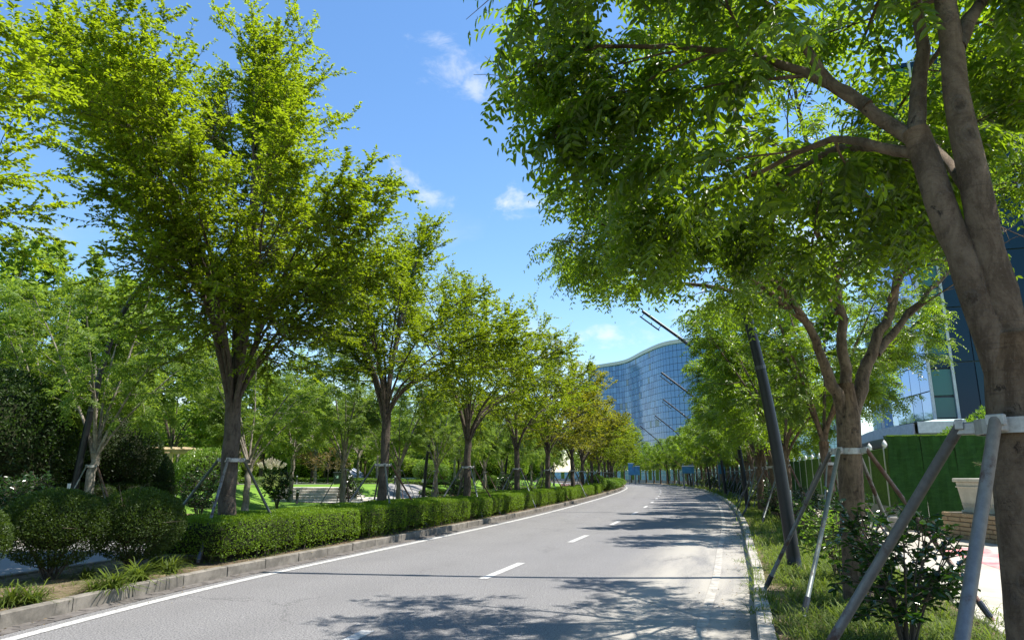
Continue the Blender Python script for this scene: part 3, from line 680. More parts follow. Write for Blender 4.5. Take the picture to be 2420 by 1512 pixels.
ORD = ['first', 'second', 'third', 'fourth', 'fifth', 'sixth', 'seventh', 'eighth', 'ninth', 'tenth', 'eleventh', 'twelfth', 'thirteenth', 'fourteenth', 'fifteenth', 'sixteenth', 'seventeenth', 'eighteenth', 'nineteenth', 'twentieth', 'twenty-first', 'twenty-second', 'twenty-third', 'twenty-fourth', 'twenty-fifth', 'twenty-sixth', 'twenty-seventh', 'twenty-eighth', 'twenty-ninth', 'thirtieth'] + ['far'] * 200

# ------------------------------------------------------------------ tree braces
def make_brace(r_tr=.15, foot=1.36, hc=1.78, mats=('galv', 'galv', 'galv2', 'rusty'), ang=(45, 135, 225, 315), label=None):
    ang = [math.radians(q) for q in ang]
    root = empty('tree_brace', label=label, cat='tree brace', group='pole braces round the street trees')
    c = MB(); n = 20; th = np.linspace(0, 2 * math.pi, n + 1); ri, ro = r_tr + .004, r_tr + .016; V = []
    for a in th[:-1]:
        for rr, zz in ((ri, -.035), (ro, -.035), (ro, .035), (ri, .035)): V.append((rr * math.cos(a), rr * math.sin(a), hc + zz))
    Fq = [(k * 4 + j, ((k + 1) % n) * 4 + j, ((k + 1) % n) * 4 + (j + 1) % 4, k * 4 + (j + 1) % 4) for k in range(n) for j in range(4)]
    c.add(V, Fq)
    for k in range(len(ang)):
        a = ang[k]; m3 = Matrix.Rotation(a, 4, 'Z'); c.box((math.cos(a) * (ro + .035), math.sin(a) * (ro + .035), hc), (.085, .045, .06), m3, .006)
    c.build('collar', M['band'], root)
    for k in range(len(ang)):
        a = ang[k]; p0 = np.array([math.cos(a) * (ro + .06), math.sin(a) * (ro + .06), hc + .02]); p1 = np.array([math.cos(a) * foot, math.sin(a) * foot, .06])
        po = MB().tube([p0, p0 * .5 + p1 * .5, p1], .026, 10).build('pole', M[mats[k % len(mats)]], root, smooth=True)
        MB().box(tuple(p0 + np.array([0, 0, .0])), (.035, .07, .05), Matrix.Rotation(a, 4, 'Z'), .004).build('bolt', M['band'], po)
        b1 = p1 + (p0 - p1) * .02; b2 = p1 + (p0 - p1) * .10; MB().tube([b1, b2], .035, 8).build('foot_sleeve', M['lamp2'], po)
    return root

# ------------------------------------------------------------------ zelkovas behind the hedge
print('trees...')
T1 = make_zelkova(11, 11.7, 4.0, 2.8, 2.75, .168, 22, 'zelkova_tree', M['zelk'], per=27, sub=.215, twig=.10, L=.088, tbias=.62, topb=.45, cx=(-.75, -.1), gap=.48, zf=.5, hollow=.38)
x1, y1, _, _ = at_y(KL, NL, TL, 13, 1.3)
T1.location = (x1, y1, .1); tag(T1, 'tallest and nearest zelkova in the row behind the clipped hedge, beside the round shrubs', 'tree', 'zelkovas behind the hedge')
Z2 = make_zelkova(23, 9.4, 4.0, 2.6, 3.0, .14, 17, 'zelkova_tree', M['zelk'], per=25, sub=.26, twig=.125, L=.098, tbias=.6, cx=(.5, .2), twigs=False, gap=.35, twl=.6, zf=.45, hollow=.25)
Z3 = make_zelkova(37, 9.5, 4.4, 2.5, 2.7, .14, 16, 'zelkova_tree', M['zelk'], per=25, sub=.27, twig=.13, L=.098, tbias=.55, twigs=False, gap=.45, zf=.45)
Z6 = make_zelkova(59, 9.3, 4.3, 2.5, 2.5, .14, 12, 'zelkova_tree', M['zelk'], per=19, sub=.30, twig=.15, L=.12, tbias=.62, cx=(-.3, .3), twigs=False, gap=.45, hollow=.3, zf=.5)
Z7 = make_zelkova(61, 8.8, 3.8, 2.5, 2.4, .14, 12, 'zelkova_tree', M['zelk_yellow'], per=13, sub=.36, twig=.19, L=.18, twigs=False, tbias=.2)
Z4 = make_zelkova(41, 9.6, 4.0, 2.6, 2.6, .15, 13, 'zelkova_tree', M['zelk_yellow'], per=17, sub=.34, twig=.17, L=.15, twigs=False, tbias=.42)
Z5 = make_zelkova(47, 9.2, 3.9, 2.7, 2.6, .15, 13, 'zelkova_tree', M['zelk'], per=13, sub=.36, twig=.19, L=.18, twigs=False, tbias=.45)
ys = [20, 26, 33, 40, 47.5, 54, 60.5, 67, 73.5, 80, 86.5, 93, 99, 105]
proto = [Z2, Z3, Z6, Z4, Z4, Z7, Z5, Z5, Z7, Z5, Z5, Z5, Z5, Z5]; used = set(); rr = random.Random(8)
xt = {20: -3.7, 26: -1.65, 33: .25, 40: 2.05, 47.5: 4.1}
ztrees = [(x1, y1, .185)]
for k, y in enumerate(ys):
    x, yy, a, _ = at_y(KL, NL, TL, y, 1.35)
    if y in xt: x, yy = xt[y], y
    desc = {0: 'spreading zelkova', 1: 'green zelkova', 2: 'bushy zelkova', 3: 'yellowing zelkova', 4: 'golden-leaved zelkova'}.get(k, 'distant grey-green zelkova')
    lab = '%s, %s along the row behind the clipped hedge' % (desc, ORD[k + 1])
    z_sc = rr.uniform(.95, 1.03) * (.98 if k > 2 else 1.0)
    if proto[k] in used: t_ = copy_tree(proto[k], (x, yy, .1), rr.uniform(0, 6.28), (rr.uniform(.95, 1.08), rr.uniform(.95, 1.08), z_sc), lab)
    else: t_ = proto[k]; used.add(t_); t_.location = (x, yy, .1); t_.rotation_euler = (0, 0, 0 if k == 0 else rr.uniform(0, 6.28)); t_['label'] = lab; t_['category'] = 'tree'; t_['group'] = 'zelkovas behind the hedge'
    ztrees.append((x, yy, .15))
# the zelkova beyond the left edge of the picture whose boughs hang in
x0, y0, _, _ = at_y(KL, NL, TL, 5.6, 1.6)
copy_tree(Z3, (-8.9, 5.9, .1), 2.2, (.92, .92, .84), 'dark zelkova bough reaching in at the top left corner, nearest the camera', None)
B0 = make_brace(.150)
BT = make_brace(.172, 1.42, ang=(276, 55, 185, 120), mats=('galv', 'galv', 'galv2', 'galv'))
BT.location = (x1, y1, .1); tag(BT, 'grey pole brace round the tallest zelkova beside the round shrubs')
for k, (x, y, r0) in enumerate(ztrees[1:13]):
    rz_ = at_y(KL, NL, TL, y)[2] + rr.uniform(-.15, .15); lab = 'pole brace round the %s zelkova of the row behind the hedge' % ORD[k + 1]
    if k == 0: B0.location = (x, y, .1); B0.rotation_euler = (0, 0, rz_); tag(B0, lab)
    else: copy_tree(B0, (x, y, .1), rz_, (1, 1, 1.0), lab)
# ------------------------------------------------------------------ near soapberry with custom limbs (tree at the right edge)
def single_leaf(rng, RL, K, L, Wd, m, tint):
    up = np.array([0, 0, 1.]); t = (np.arange(K) + .9) / K; C_ = np.stack([RL * t, 0 * t, -RL * .6 * t ** 2], 1); P = []; D = []; Nn = []
    for k in range(K):
        tan = nrm(np.array([1., 0, -1.2 * t[k]])); nn_ = nrm(np.cross(np.array([0, 1., 0]), -tan)) * 1.
        nn_ = np.array([-tan[2], 0, tan[0]])
        for sg in (-1, 1): P.append(C_[k]); D.append(np.array([0, sg * .85, 0]) + tan * .45 - up * .3 + rng.normal(0, .12, 3)); Nn.append(nn_ + rng.normal(0, .15, 3))
    V, lo, to, kk = leaves_np(np.array(P), np.array(D), nrm(np.array(Nn)), L * rng.uniform(.85, 1.1, len(P)), L * Wd, True)
    # stalk: a square strand whose vertices the leaflet bases share
    st = []; w_ = .0022; idx0 = len(V); nodes = np.vstack([[0, 0, 0], C_]); lo = list(lo); to = list(to)
    for q in nodes: st += [q + (0, -w_, 0), q + (0, w_, 0), q + (0, 0, w_ * 1.6)]
    V = np.vstack([V, st])
    for k in range(K):
        a = idx0 + k * 3
        for j in range(3): lo += [a + j, a + (j + 1) % 3, a + 3 + (j + 1) % 3, a + 3 + j]; to.append(4)
    lo = np.array(lo)
    for k in range(K):                                # weld the leaflet bases to the stalk
        for s_ in (0, 1): lo[lo == (k * 2 + s_) * 6] = idx0 + (k + 1) * 3 + s_
    used_ = np.unique(lo); remap = -np.ones(len(V), dtype=int); remap[used_] = np.arange(len(used_))
    return mesh_np('leaf', V[used_], remap[lo], to, m, tint=np.full(len(to), tint))
def near_soapberry():
    rng = np.random.default_rng(5); base = np.array([2.31, 3.2, .1])
    A = lambda *p: np.array(p, dtype=float) - base
    def poly(pts, n=14): P = np.array(pts); s = np.r_[0, np.cumsum(np.linalg.norm(np.diff(P, axis=0), axis=1))]; P3 = np.vstack([2 * P[0] - P[1], P, 2 * P[-1] - P[-2]]); out = []
    def poly(pts, n=14):
        P = np.array(pts); P3 = np.vstack([2 * P[0] - P[1], P, 2 * P[-1] - P[-2]]); out = []
        for i in range(1, len(P3) - 2):
            t = np.linspace(0, 1, 5, endpoint=False)[:, None]; a, b, c, d = P3[i - 1:i + 3]
            out.append(.5 * ((2 * b) + (-a + c) * t + (2 * a - 5 * b + 4 * c - d) * t * t + (-a + 3 * b - 3 * c + d) * t ** 3))
        Q = np.vstack(out + [P[-1][None]]); Q[2:-1] += rng.normal(0, .006, Q[2:-1].shape); return Q
    limbs = [(poly([A(2.34, 3.2, 1.95), A(2.24, 3.25, 2.7), A(2.17, 3.36, 3.40)]), .082, .066),
             (poly([A(2.40, 3.2, 1.85), A(2.335, 3.2, 2.9), A(2.33, 3.2, 4.05), A(2.33, 3.1, 5.6)]), .098, .03),
             (poly([A(2.18, 3.36, 3.33), A(1.86, 3.6, 3.83), A(1.62, 3.85, 4.16), A(1.1, 4.2, 4.50), A(.4, 4.5, 4.7)]), .042, .012),
             (poly([A(2.0, 3.48, 3.62), A(1.86, 3.6, 3.86), A(1.66, 3.62, 4.25), A(1.42, 3.6, 4.5), A(.7, 3.3, 5.1)]), .040, .012),
             (poly([A(2.17, 3.36, 3.38), A(2.33, 3.42, 4.1), A(2.4, 3.7, 5.3)]), .05, .02),
             (poly([A(2.2, 3.34, 3.25), A(2.0, 3.6, 3.46), A(1.93, 3.9, 3.62), A(1.62, 4.4, 3.6), A(1.1, 5.0, 3.45)]), .034, .010),
             (poly([A(2.35, 3.2, 3.8), A(2.7, 3.35, 4.25), A(3.6, 3.7, 5.0)]), .045, .015),
             (poly([A(2.34, 3.25, 3.0), A(2.7, 4.1, 3.7), A(3.1, 5.4, 4.2)]), .035, .012),
             (poly([A(2.2, 3.4, 3.3), A(2.2, 4.4, 3.8), A(2.2, 5.8, 4.0)]), .035, .012),
             (poly([A(1.66, 3.85, 4.1), A(1.3, 4.6, 4.2), A(1.2, 5.7, 4.1)]), .02, .008),
             (poly([A(1.4, 3.6, 4.5), A(.7, 3.7, 4.6), A(.15, 3.9, 4.6)]), .018, .008),
             (poly([A(2.33, 3.1, 5.2), A(1.6, 2.4, 5.9), A(.8, 1.6, 6.2)]), .03, .01),
             (poly([A(2.3, 3.2, 4.6), A(3.0, 2.4, 5.2), A(4.0, 1.6, 5.6)]), .03, .01),
             (poly([A(2.5, 3.15, 2.1), A(2.66, 3.2, 2.9), A(3.1, 3.3, 4.0)]), .07, .02),
             (poly([A(2.33, 3.15, 4.3), A(2.6, 4.0, 4.9), A(3.0, 5.2, 5.2)]), .03, .01), (poly([A(2.7, 3.35, 4.25), A(3.1, 4.4, 4.6), A(3.4, 5.6, 4.7)]), .03, .01), (poly([A(2.33, 3.1, 4.9), A(2.0, 4.2, 5.4), A(1.9, 5.4, 5.5)]), .03, .01)]
    tr = np.array([A(2.31, 3.2, .1), A(2.32, 3.2, .5), A(2.33, 3.2, 1.0), A(2.35, 3.2, 1.5), A(2.38, 3.2, 1.9), A(2.38, 3.2, 2.25)])
    c = A(2.15, 4.0, 4.75); R = np.array([2.4, 2.7, 1.75])
    wood, tw = grow(rng, tr, np.array([.185, .158, .146, .142, .148, .11]), limbs[2:], c, R, .27, .17, 1.25, .45, out=.6, lift=-.01, start=.30, sides=10, wood_noise=.03, tsides=16)
    for P, ra, rb in limbs[:2]: wood.tube(P, np.linspace(ra * .94, rb, len(P)), 14, True, .02, rng)
    root = empty('soapberry_tree'); link('trunk', wood.mesh('trunk', M['bark_a'], True), root)
    P, D = pts_on(rng, tw, 11, .15); n = len(P); up = np.array([0, 0, 1.])
    d0 = nrm(D * .5 + rng.normal(0, .55, (n, 3)) * np.array([1, 1, .4]) + up * .05); rl = .27 * rng.uniform(.75, 1.15, n)
    # keep the boughs out of the gap of open sky at the left
    Wp = P + base; keep = ~(Wp[:, 0] < -.06 + np.maximum(0, 4.35 - Wp[:, 2]) * .8) & ~((Wp[:, 0] < 1.2) & (Wp[:, 2] < 3.15)) & (np.linalg.norm(Wp - np.array([0, 0, 1.6]), axis=1) > 1.7)
    P, d0, rl, Wp = P[keep], d0[keep], rl[keep], Wp[keep]; n = len(P)
    dist = np.linalg.norm(Wp - np.array([0, 0, 1.6]), axis=1); infr = (Wp[:, 1] > 1.2) & (np.abs(Wp[:, 0]) < Wp[:, 1] * .8) & (Wp[:, 2] - 1.6 < Wp[:, 1] * .78)
    order = np.argsort(np.where(infr, dist, 99.)); big = order[:300]; rest = order[300:]
    cr = link('crown', compound_from(rng, P[rest], d0[rest], rl[rest], 5, .092, .40, 'crown', M['pinn'], True, .5, .6), root)
    bms = [single_leaf(rng, .27, 5, .095, .42, M['pinn'], .35 + .1 * v) for v in range(4)]
    for q in big:
        az = math.atan2(d0[q][1], d0[q][0]); link('leaf', bms[int(q) % 4], cr, tuple(P[q]), (float(rng.normal(0, .25)), float(-math.asin(np.clip(d0[q][2], -1, 1)) * .8), az)).scale = (float(rl[q] / .27),) * 3
    root.location = tuple(base); return root, n
TA, nA = near_soapberry(); print('near crown leaves', nA)
tag(TA, 'closest tree, thick mottled twin-stemmed trunk at the right edge of the picture', 'tree', 'soapberry trees along the right verge')
def soap_b():
    rng = np.random.default_rng(77); base = np.array([4.05, 8.45, .1]); A = lambda *p: np.array(p, dtype=float) - base
    def crv(pts):
        P = np.array(pts); P3 = np.vstack([2 * P[0] - P[1], P, 2 * P[-1] - P[-2]]); out = []
        for i in range(1, len(P3) - 2):
            t = np.linspace(0, 1, 5, endpoint=False)[:, None]; a, b, c, d = P3[i - 1:i + 3]
            out.append(.5 * ((2 * b) + (-a + c) * t + (2 * a - 5 * b + 4 * c - d) * t * t + (-a + 3 * b - 3 * c + d) * t ** 3))
        Q = np.vstack(out + [P[-1][None]]); Q[2:-1] += rng.normal(0, .012, Q[2:-1].shape); return Q
    limbs = [(crv([A(4.08, 8.4, 2.3), A(3.85, 8.3, 2.9), A(3.6, 8.2, 3.5), A(2.8, 8.2, 4.4), A(1.6, 8.3, 5.3)]), .085, .015),
             (crv([A(4.12, 8.4, 2.5), A(4.14, 8.4, 3.5), A(4.1, 8.4, 4.6), A(3.8, 8.3, 6.9)]), .08, .02),
             (crv([A(4.15, 8.4, 2.3), A(4.55, 8.5, 3.1), A(4.95, 8.6, 3.8), A(5.3, 8.7, 4.9), A(5.6, 8.8, 6.3)]), .095, .02),
             (crv([A(4.6, 8.5, 3.1), A(5.3, 8.6, 3.8), A(6.3, 8.9, 4.6)]), .06, .015),
             (crv([A(3.7, 8.25, 3.4), A(2.6, 7.8, 4.0), A(1.0, 7.6, 4.5)]), .045, .012),
             (crv([A(3.5, 8.2, 3.6), A(2.6, 8.9, 4.1), A(1.2, 9.6, 4.6)]), .045, .012),
             (crv([A(4.1, 8.4, 4.2), A(3.2, 7.4, 5.2), A(2.0, 6.6, 6.0)]), .04, .012),
             (crv([A(4.12, 8.4, 4.0), A(4.4, 7.2, 5.0), A(4.8, 6.0, 5.6)]), .04, .012),
             (crv([A(4.12, 8.4, 3.6), A(4.2, 9.6, 4.8), A(4.0, 11.0, 5.4)]), .045, .012),
             (crv([A(2.8, 8.2, 4.4), A(1.6, 8.2, 4.4), A(.5, 8.2, 4.5)]), .03, .010),
             (crv([A(3.6, 8.2, 3.5), A(3.0, 7.4, 3.7), A(2.3, 6.9, 3.7)]), .03, .010),
             (crv([A(4.9, 8.6, 3.8), A(5.0, 7.4, 4.6), A(5.6, 6.2, 4.9)]), .035, .010)]
    tr = np.array([A(4.02, 8.45, .1), A(4.04, 8.45, .6), A(4.06, 8.43, 1.2), A(4.08, 8.41, 1.8), A(4.11, 8.4, 2.3), A(4.12, 8.4, 2.7)])
    c = A(3.55, 8.3, 5.75); R = np.array([3.75, 3.2, 2.1])
    wood, tw = grow(rng, tr, np.array([.18, .145, .138, .135, .14, .09]), limbs, c, R, .28, .17, 1.5, .5, out=.6, lift=-.01, start=.25, sides=10, wood_noise=.03, tsides=14)
    tm = tw.mean(1) + base; tw = tw[~((tm[:, 0] > 4.7) & (tm[:, 2] < 4.3 + (tm[:, 0] - 4.7) * .35) & (rng.random(len(tm)) < .88)) & ~((tm[:, 2] > 5.1) & (tm[:, 0] < .6 + (tm[:, 2] - 5.1) * .5)) & ~((tm[:, 0] < 2.4) & (tm[:, 2] < 3.95))]
    root = empty('soapberry_tree'); link('trunk', wood.mesh('trunk', M['bark_p'], True), root)
    link('crown', compound_leaves(rng, tw, 7, .29, 6, .090, .40, 'crown', M['pinn'], False, .45, droop=.6), root); root.location = tuple(base); return root
TB = soap_b(); tag(TB, 'second tree on the right verge, three-way forked trunk between dark camellia and lamp post', 'tree', 'soapberry trees along the right verge')
PC = make_pinnate(91, 7.3, 2.9, 2.8, 2.15, .135, 7, 'soapberry_tree', M['pinn'], per=7, sub=.26, twig=.18, L=.11, K=6, tbias=.5, twigs=False)
PD = make_pinnate(97, 7.7, 3.4, 2.6, 2.2, .13, 7, 'soapberry_tree', M['pinn'], per=7, sub=.33, twig=.24, RL=.36, K=5, L=.15, twigs=False, tbias=.55)
PE = make_pinnate(99, 7.4, 3.4, 2.4, 2.1, .13, 6, 'soapberry_tree', M['pinn'], per=6, sub=.38, twig=.28, RL=.45, K=4, L=.22, twigs=False, tbias=.58)
rows = [(8.1, 17.8, PC), (8.6, 22.0, PD), (9.4, 25.3, PD), (10.1, 28.6, PD)]
yy = 32.5
while yy < 182:
    x, y, a, _ = at_y(KR, NR, TR, yy, -1.45); rows.append((x, y, PE if yy > 52 else PD)); yy += 3.9 if yy < 110 else 5.2
rtrees = []; used = set()
for k, (x, y, pr) in enumerate(rows):
    if k >= 27: lab = 'distant soapberry in the row along the far bend of the right verge'; grp = 'soapberries along the far bend'
    else: lab = '%s tree from the near end of the right verge row, green drooping leaves' % ORD[k + 2]; grp = 'soapberry trees along the right verge'
    if pr in used: t_ = copy_tree(pr, (x, y, .1), rr.uniform(0, 6.28), (rr.uniform(.9, 1.1), rr.uniform(.9, 1.1), rr.uniform(.9, 1.06)), lab, grp)
    else: used.add(pr); t_ = pr; t_.location = (x, y, .1); tag(t_, lab, 'tree', grp)
    rtrees.append((x, y))
BA = make_brace(.162, 1.36, 1.72, ang=(133, 213, 290, 35), mats=('galv', 'galv', 'rusty', 'galv2')); BA.location = (2.36, 3.2, .1); tag(BA, 'large close pole brace with white steel band round the tree at the right edge')
BB = copy_tree(B0, (4.08, 8.42, .1), math.radians(-8), (.95, .95, 1), 'mixed rusty and grey pole brace round the second tree on the right verge')
for k, (x, y) in enumerate(rtrees[:26]):
    copy_tree(B0, (x, y, .1), rr.uniform(-.5, .9), (.85, .85, 1), 'pole brace round the %s tree from the near end of the right verge' % ORD[k + 2])
print('park...')
# ------------------------------------------------------------------ trees of the far verge and the park
P1 = make_pinnate(131, 8.0, 3.6, 2.7, 1.9, .13, 7, 'park_tree', M['park'], 'bark_g', per=6, sub=.32, twig=.24, RL=.36, K=5, L=.15, twigs=False, tbias=.45)
P2t = make_zelkova(137, 8.6, 3.6, 2.3, 2.2, .13, 11, 'park_tree', M['park'], 'bark_g', per=15, sub=.38, twig=.22, L=.20, twigs=False)
P3t = make_zelkova(139, 9.8, 4.6, 1.9, 2.2, .16, 12, 'park_tree', M['park'], 'bark_z', per=15, sub=.46, twig=.27, L=.28, twigs=False)
vrow = []
for k, y in enumerate([20.3, 25.5, 31.0, 37, 43, 48.5, 54.5, 60.5, 67, 74, 81, 88, 95]):
    x, yy, a, _ = at_y(KL, NL, TL, y, 9.35 if k != 1 else 10.8)
    lab = 'pale-trunked tree, %s in the row beyond the service lane' % ORD[k]
    if k == 0: t_ = P1; t_.location = (-12.05, 20, .12); tag(t_, lab, 'tree', 'trees on the verge beyond the service lane'); x, yy = -12.05, 20
    else: copy_tree(P1, (x, yy, .12), rr.uniform(0, 6.28), (rr.uniform(.92, 1.05), rr.uniform(.92, 1.05), rr.uniform(.9, 1.04)), lab, 'trees on the verge beyond the service lane')
    vrow.append((x, yy))
    if k in (0, 2, 3, 4, 5, 6, 7, 8, 9, 10): copy_tree(B0, (x, yy, .12), rr.uniform(-.4, .9), (.8, .8, .97), 'pole brace round the %s tree beyond the service lane' % ORD[k])
# extra trunks seen near the left edge
for u_, Y_, pr, lab in [(105, 22, P1, 'three-stemmed pale tree left of the braced verge tree, above the round shrubs'), (690, 40, P2t, 'forked tree beside the pale steps'), (745, 61, P2t, 'dark slender tree behind the litter bin'), (845, 66, P2t, 'dark-trunked tree right of the litter bin'), (640, 62, P3t, 'broad tree behind the pampas grass')]:
    p = at(u_, 1122, Y_); copy_tree(pr, (p.x, p.y, ground_z(p.x, p.y) - .05), rr.uniform(0, 6.28), rr.uniform(.85, 1.0), lab, 'park trees')
used = set(); cand = []
prng = random.Random(21)
for u_, Y_, s_, lab in [(-60, 27, 1.1, 'tall full tree behind the dark evergreens, farthest left'), (45, 31, 1.15, 'tall full tree behind the dark evergreen at the left edge'), (165, 35, 1.1, 'full tree rising behind the braced pale verge tree'), (285, 37, 1.05, 'full tree rising behind the narrow upright dark bush'), (400, 52, 1.0, 'full tree rising behind the pergola'), (560, 55, 1.0, 'full tree seen just right of the tallest zelkova trunk')]:
    p = at(u_, 1122, Y_); cand.append((p.x, p.y)); copy_tree(P3t, (p.x, p.y, ground_z(p.x, p.y) - .05), prng.uniform(0, 6.28), s_, lab, 'full trees behind the evergreens and the lawn')
cand0 = len(cand)
while len(cand) < 84:
    y = prng.uniform(26, 130); o_ = prng.uniform(13.5, 62 + y * .3)
    x, yy, a, _ = at_y(KL, NL, TL, y, o_)
    if x < -y * .78 - 4: continue
    # keep the lawn, steps, bin, pergola views open
    ur = x / yy / .975 * 1613 + 1210
    if yy < 62 and (330 < ur < 520 or 560 < ur < 1010): continue
    if yy < 50 and ur < 330 and prng.random() < .35: continue
    if any((x - c_[0]) ** 2 + (yy - c_[1]) ** 2 < 22 for c_ in cand): continue
    cand.append((x, yy))
cand = sorted(cand[cand0:], key=lambda q: q[1]); near_n = {}
for k, (x, y) in enumerate(cand):
    ur = x / y / .975 * 1613 + 1210
    zone = next(z for lim, z in ((330, 'behind the dark evergreens at the left'), (520, 'behind the pergola'), (700, 'behind the pampas grass'), (860, 'behind the steps and litter bin'), (1000, 'behind the second zelkova'), (1200, 'behind the third zelkova'), (9e9, 'behind the farther zelkovas')) if ur < lim)
    near_n[zone] = near_n.get(zone, -1) + 1; nth = ORD[near_n[zone]]
    pr = prng.choice([P2t, P3t, P2t, P1]) if y < 70 else prng.choice([P3t, P3t, P2t])
    lab = '%s park tree, %s nearest %s' % ({P1: 'feathery', P2t: 'vase-shaped', P3t: 'round-crowned'}[pr], nth, zone)
    grp = {P1: 'feathery park trees', P2t: 'vase-shaped park trees', P3t: 'round-crowned park trees'}[pr]
    loc = (x, y, ground_z(x, y) - .05)
    if pr in (P2t, P3t) and pr not in used: used.add(pr); pr.location = loc; tag(pr, lab, 'tree', grp)
    else: copy_tree(pr, loc, prng.uniform(0, 6.28), prng.uniform(.8, 1.12), lab, grp)
# trees behind the fence on the right and beyond the bend
k = 0
for y in np.arange(34, 200, 6.5):
    for o_ in (-8, -14, -21):
        if y < 120 and prng.random() < .35: continue
        x, yy, a, _ = at_y(KR, NR, TR, y, o_ + prng.uniform(-2, 2)); 
        if y < 70 and o_ != -8: continue
        if x / yy / .975 * 1613 + 1210 > 1940: continue
        copy_tree(prng.choice([P2t, P3t]), (x, yy, 0), prng.uniform(0, 6.28), prng.uniform(.5, .75), 'pale green tree standing behind the site fence on the right', 'trees behind the site fence')
for a in np.linspace(-75, 75, 70):
    for ring in (0, 1):
        R_ = 165 + ring * 28 + prng.uniform(-8, 8); x = R_ * math.sin(math.radians(a)); y = R_ * math.cos(math.radians(a))
        if 8 < x < 40 and y < 200 and ring == 0: continue
        if x > 45: continue
        copy_tree(P3t, (x, y, 0), prng.uniform(0, 6.28), prng.uniform(.95, 1.45), 'far tree in the belt of woodland closing the view', 'far woodland trees')

# ------------------------------------------------------------------ shrubs
def ball_shrub(seed, rx, rz, m, name, n=22000, L=.03, stems=9, core=.72, zc=None, low=.12, wd=.55, hi=False, squash=1.0):
    rng = np.random.default_rng(seed); zc = zc or rz * 1.05; v = nrm(rng.normal(0, 1, (n, 3))); lump = 1 + .07 * lumps(v * 3.2, rng, 6, 1.0) + .04 * lumps(v * 9, rng, 5, 1.)
    rad = (1 - np.abs(rng.normal(0, .10, n)) - (rng.random(n) < .18) * rng.uniform(0, .35, n)) * lump; P = v * rad[:, None] * np.array([rx, rx, rz]) + np.array([0, 0, zc])
    k = (P[:, 2] > low) & ~((v[:, 2] < -.25) & (rng.random(n) < .55)); P, v = P[k], v[k]; n = len(P)
    D = nrm(v * .7 + rng.normal(0, .6, (n, 3)) + np.array([0, 0, .25])); N_ = nrm(v + rng.normal(0, .6, (n, 3)) + np.array([0, 0, .4]))
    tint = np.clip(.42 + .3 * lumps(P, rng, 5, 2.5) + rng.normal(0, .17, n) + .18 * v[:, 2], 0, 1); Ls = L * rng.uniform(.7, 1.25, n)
    root = empty(name); link('foliage', leaf_mesh('foliage', P, D, N_, Ls, Ls * wd, m, tint, hi), root)
    mb = MB()
    for q in range(stems):
        a = rng.uniform(0, 6.28); e = v[rng.integers(n)] * np.array([rx, rx, rz]) * .8 + np.array([0, 0, zc]); p0 = np.array([math.cos(a) * .07, math.sin(a) * .07, -.02]); mid = p0 * .3 + e * .45 + rng.normal(0, .04, 3)
        Q = bez(p0, mid * np.array([.8, .8, 1]), e, 6); mb.tube(Q, np.linspace(.016, .005, 6), 5)
        for s_ in range(5):
            b0 = Q[rng.integers(2, 6)]; mb.tube([b0, b0 + rng.normal(0, .16, 3) * rx * 1.3 + np.array([0, 0, .12])], [.006, .003], 4)
    link('stem', mb.mesh('stem', M['twig'], True), root)
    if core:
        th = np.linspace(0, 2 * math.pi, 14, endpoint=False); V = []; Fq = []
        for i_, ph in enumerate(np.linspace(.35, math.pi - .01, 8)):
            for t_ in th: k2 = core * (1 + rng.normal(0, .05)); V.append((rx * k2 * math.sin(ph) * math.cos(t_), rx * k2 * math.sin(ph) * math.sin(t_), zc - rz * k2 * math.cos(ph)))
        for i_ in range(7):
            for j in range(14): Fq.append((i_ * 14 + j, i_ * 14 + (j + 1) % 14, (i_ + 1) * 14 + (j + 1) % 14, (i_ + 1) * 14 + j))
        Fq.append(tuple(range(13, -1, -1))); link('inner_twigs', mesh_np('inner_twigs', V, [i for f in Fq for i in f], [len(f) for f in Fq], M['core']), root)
    return root
M['round'] = leafmat('round_shrub_leaf_shade_darkened', [(0, (.016, .030, .005)), (.55, (.040, .070, .008)), (1, (.11, .16, .015))], (.12, .20, .012), .3, .5, .3, .12)  # leaf colour of a yellow-green shrub, darkened to stand in for tree shade
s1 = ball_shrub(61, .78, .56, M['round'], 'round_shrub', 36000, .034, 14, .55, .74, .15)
s1.location = (-6.75, 10.55, .1); tag(s1, 'large round clipped shrub, the wider one left of its twin, green darkened for shade', 'shrub', 'round clipped shrubs')
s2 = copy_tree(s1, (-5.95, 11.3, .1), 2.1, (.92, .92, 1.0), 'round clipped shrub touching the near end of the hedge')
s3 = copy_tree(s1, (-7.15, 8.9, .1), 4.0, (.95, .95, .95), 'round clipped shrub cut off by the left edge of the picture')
big = ball_shrub(63, 2.3, 2.0, M['dark'], 'dark_shrub', 26000, .10, 10, .75, 2.1, .1); big.location = (*(at(225, 1122, 27))[:2], .15); tag(big, 'big dark evergreen bush behind the braced pale tree', 'shrub', 'tall dark evergreens')
for u_, Y_, s_, lab in [(25, 24, 1.05, 'tall dark evergreen at the left edge of the picture'), (130, 30, 1.0, 'tall dark evergreen between the two pale-trunked trees'), (345, 29, .62, 'narrow upright dark bush left of the pergola'), (-60, 20, 1.1, 'dark evergreen mass beyond the left edge')]:
    p = at(u_, 1122, Y_); copy_tree(big, (p.x, p.y, .15), rr.uniform(0, 6), (s_ * (.6 if s_ < .7 else 1), s_ * .9, s_), lab)
md = ball_shrub(67, 1.5, 1.25, M['lightshrub'], 'garden_shrub', 9000, .10, 8, .7, 1.25, .05); p = at(490, 1122, 34); md.location = (p.x, p.y, .4); tag(md, 'rounded mid-green bush behind the tall zelkova trunk', 'shrub', 'garden shrubs in the park')
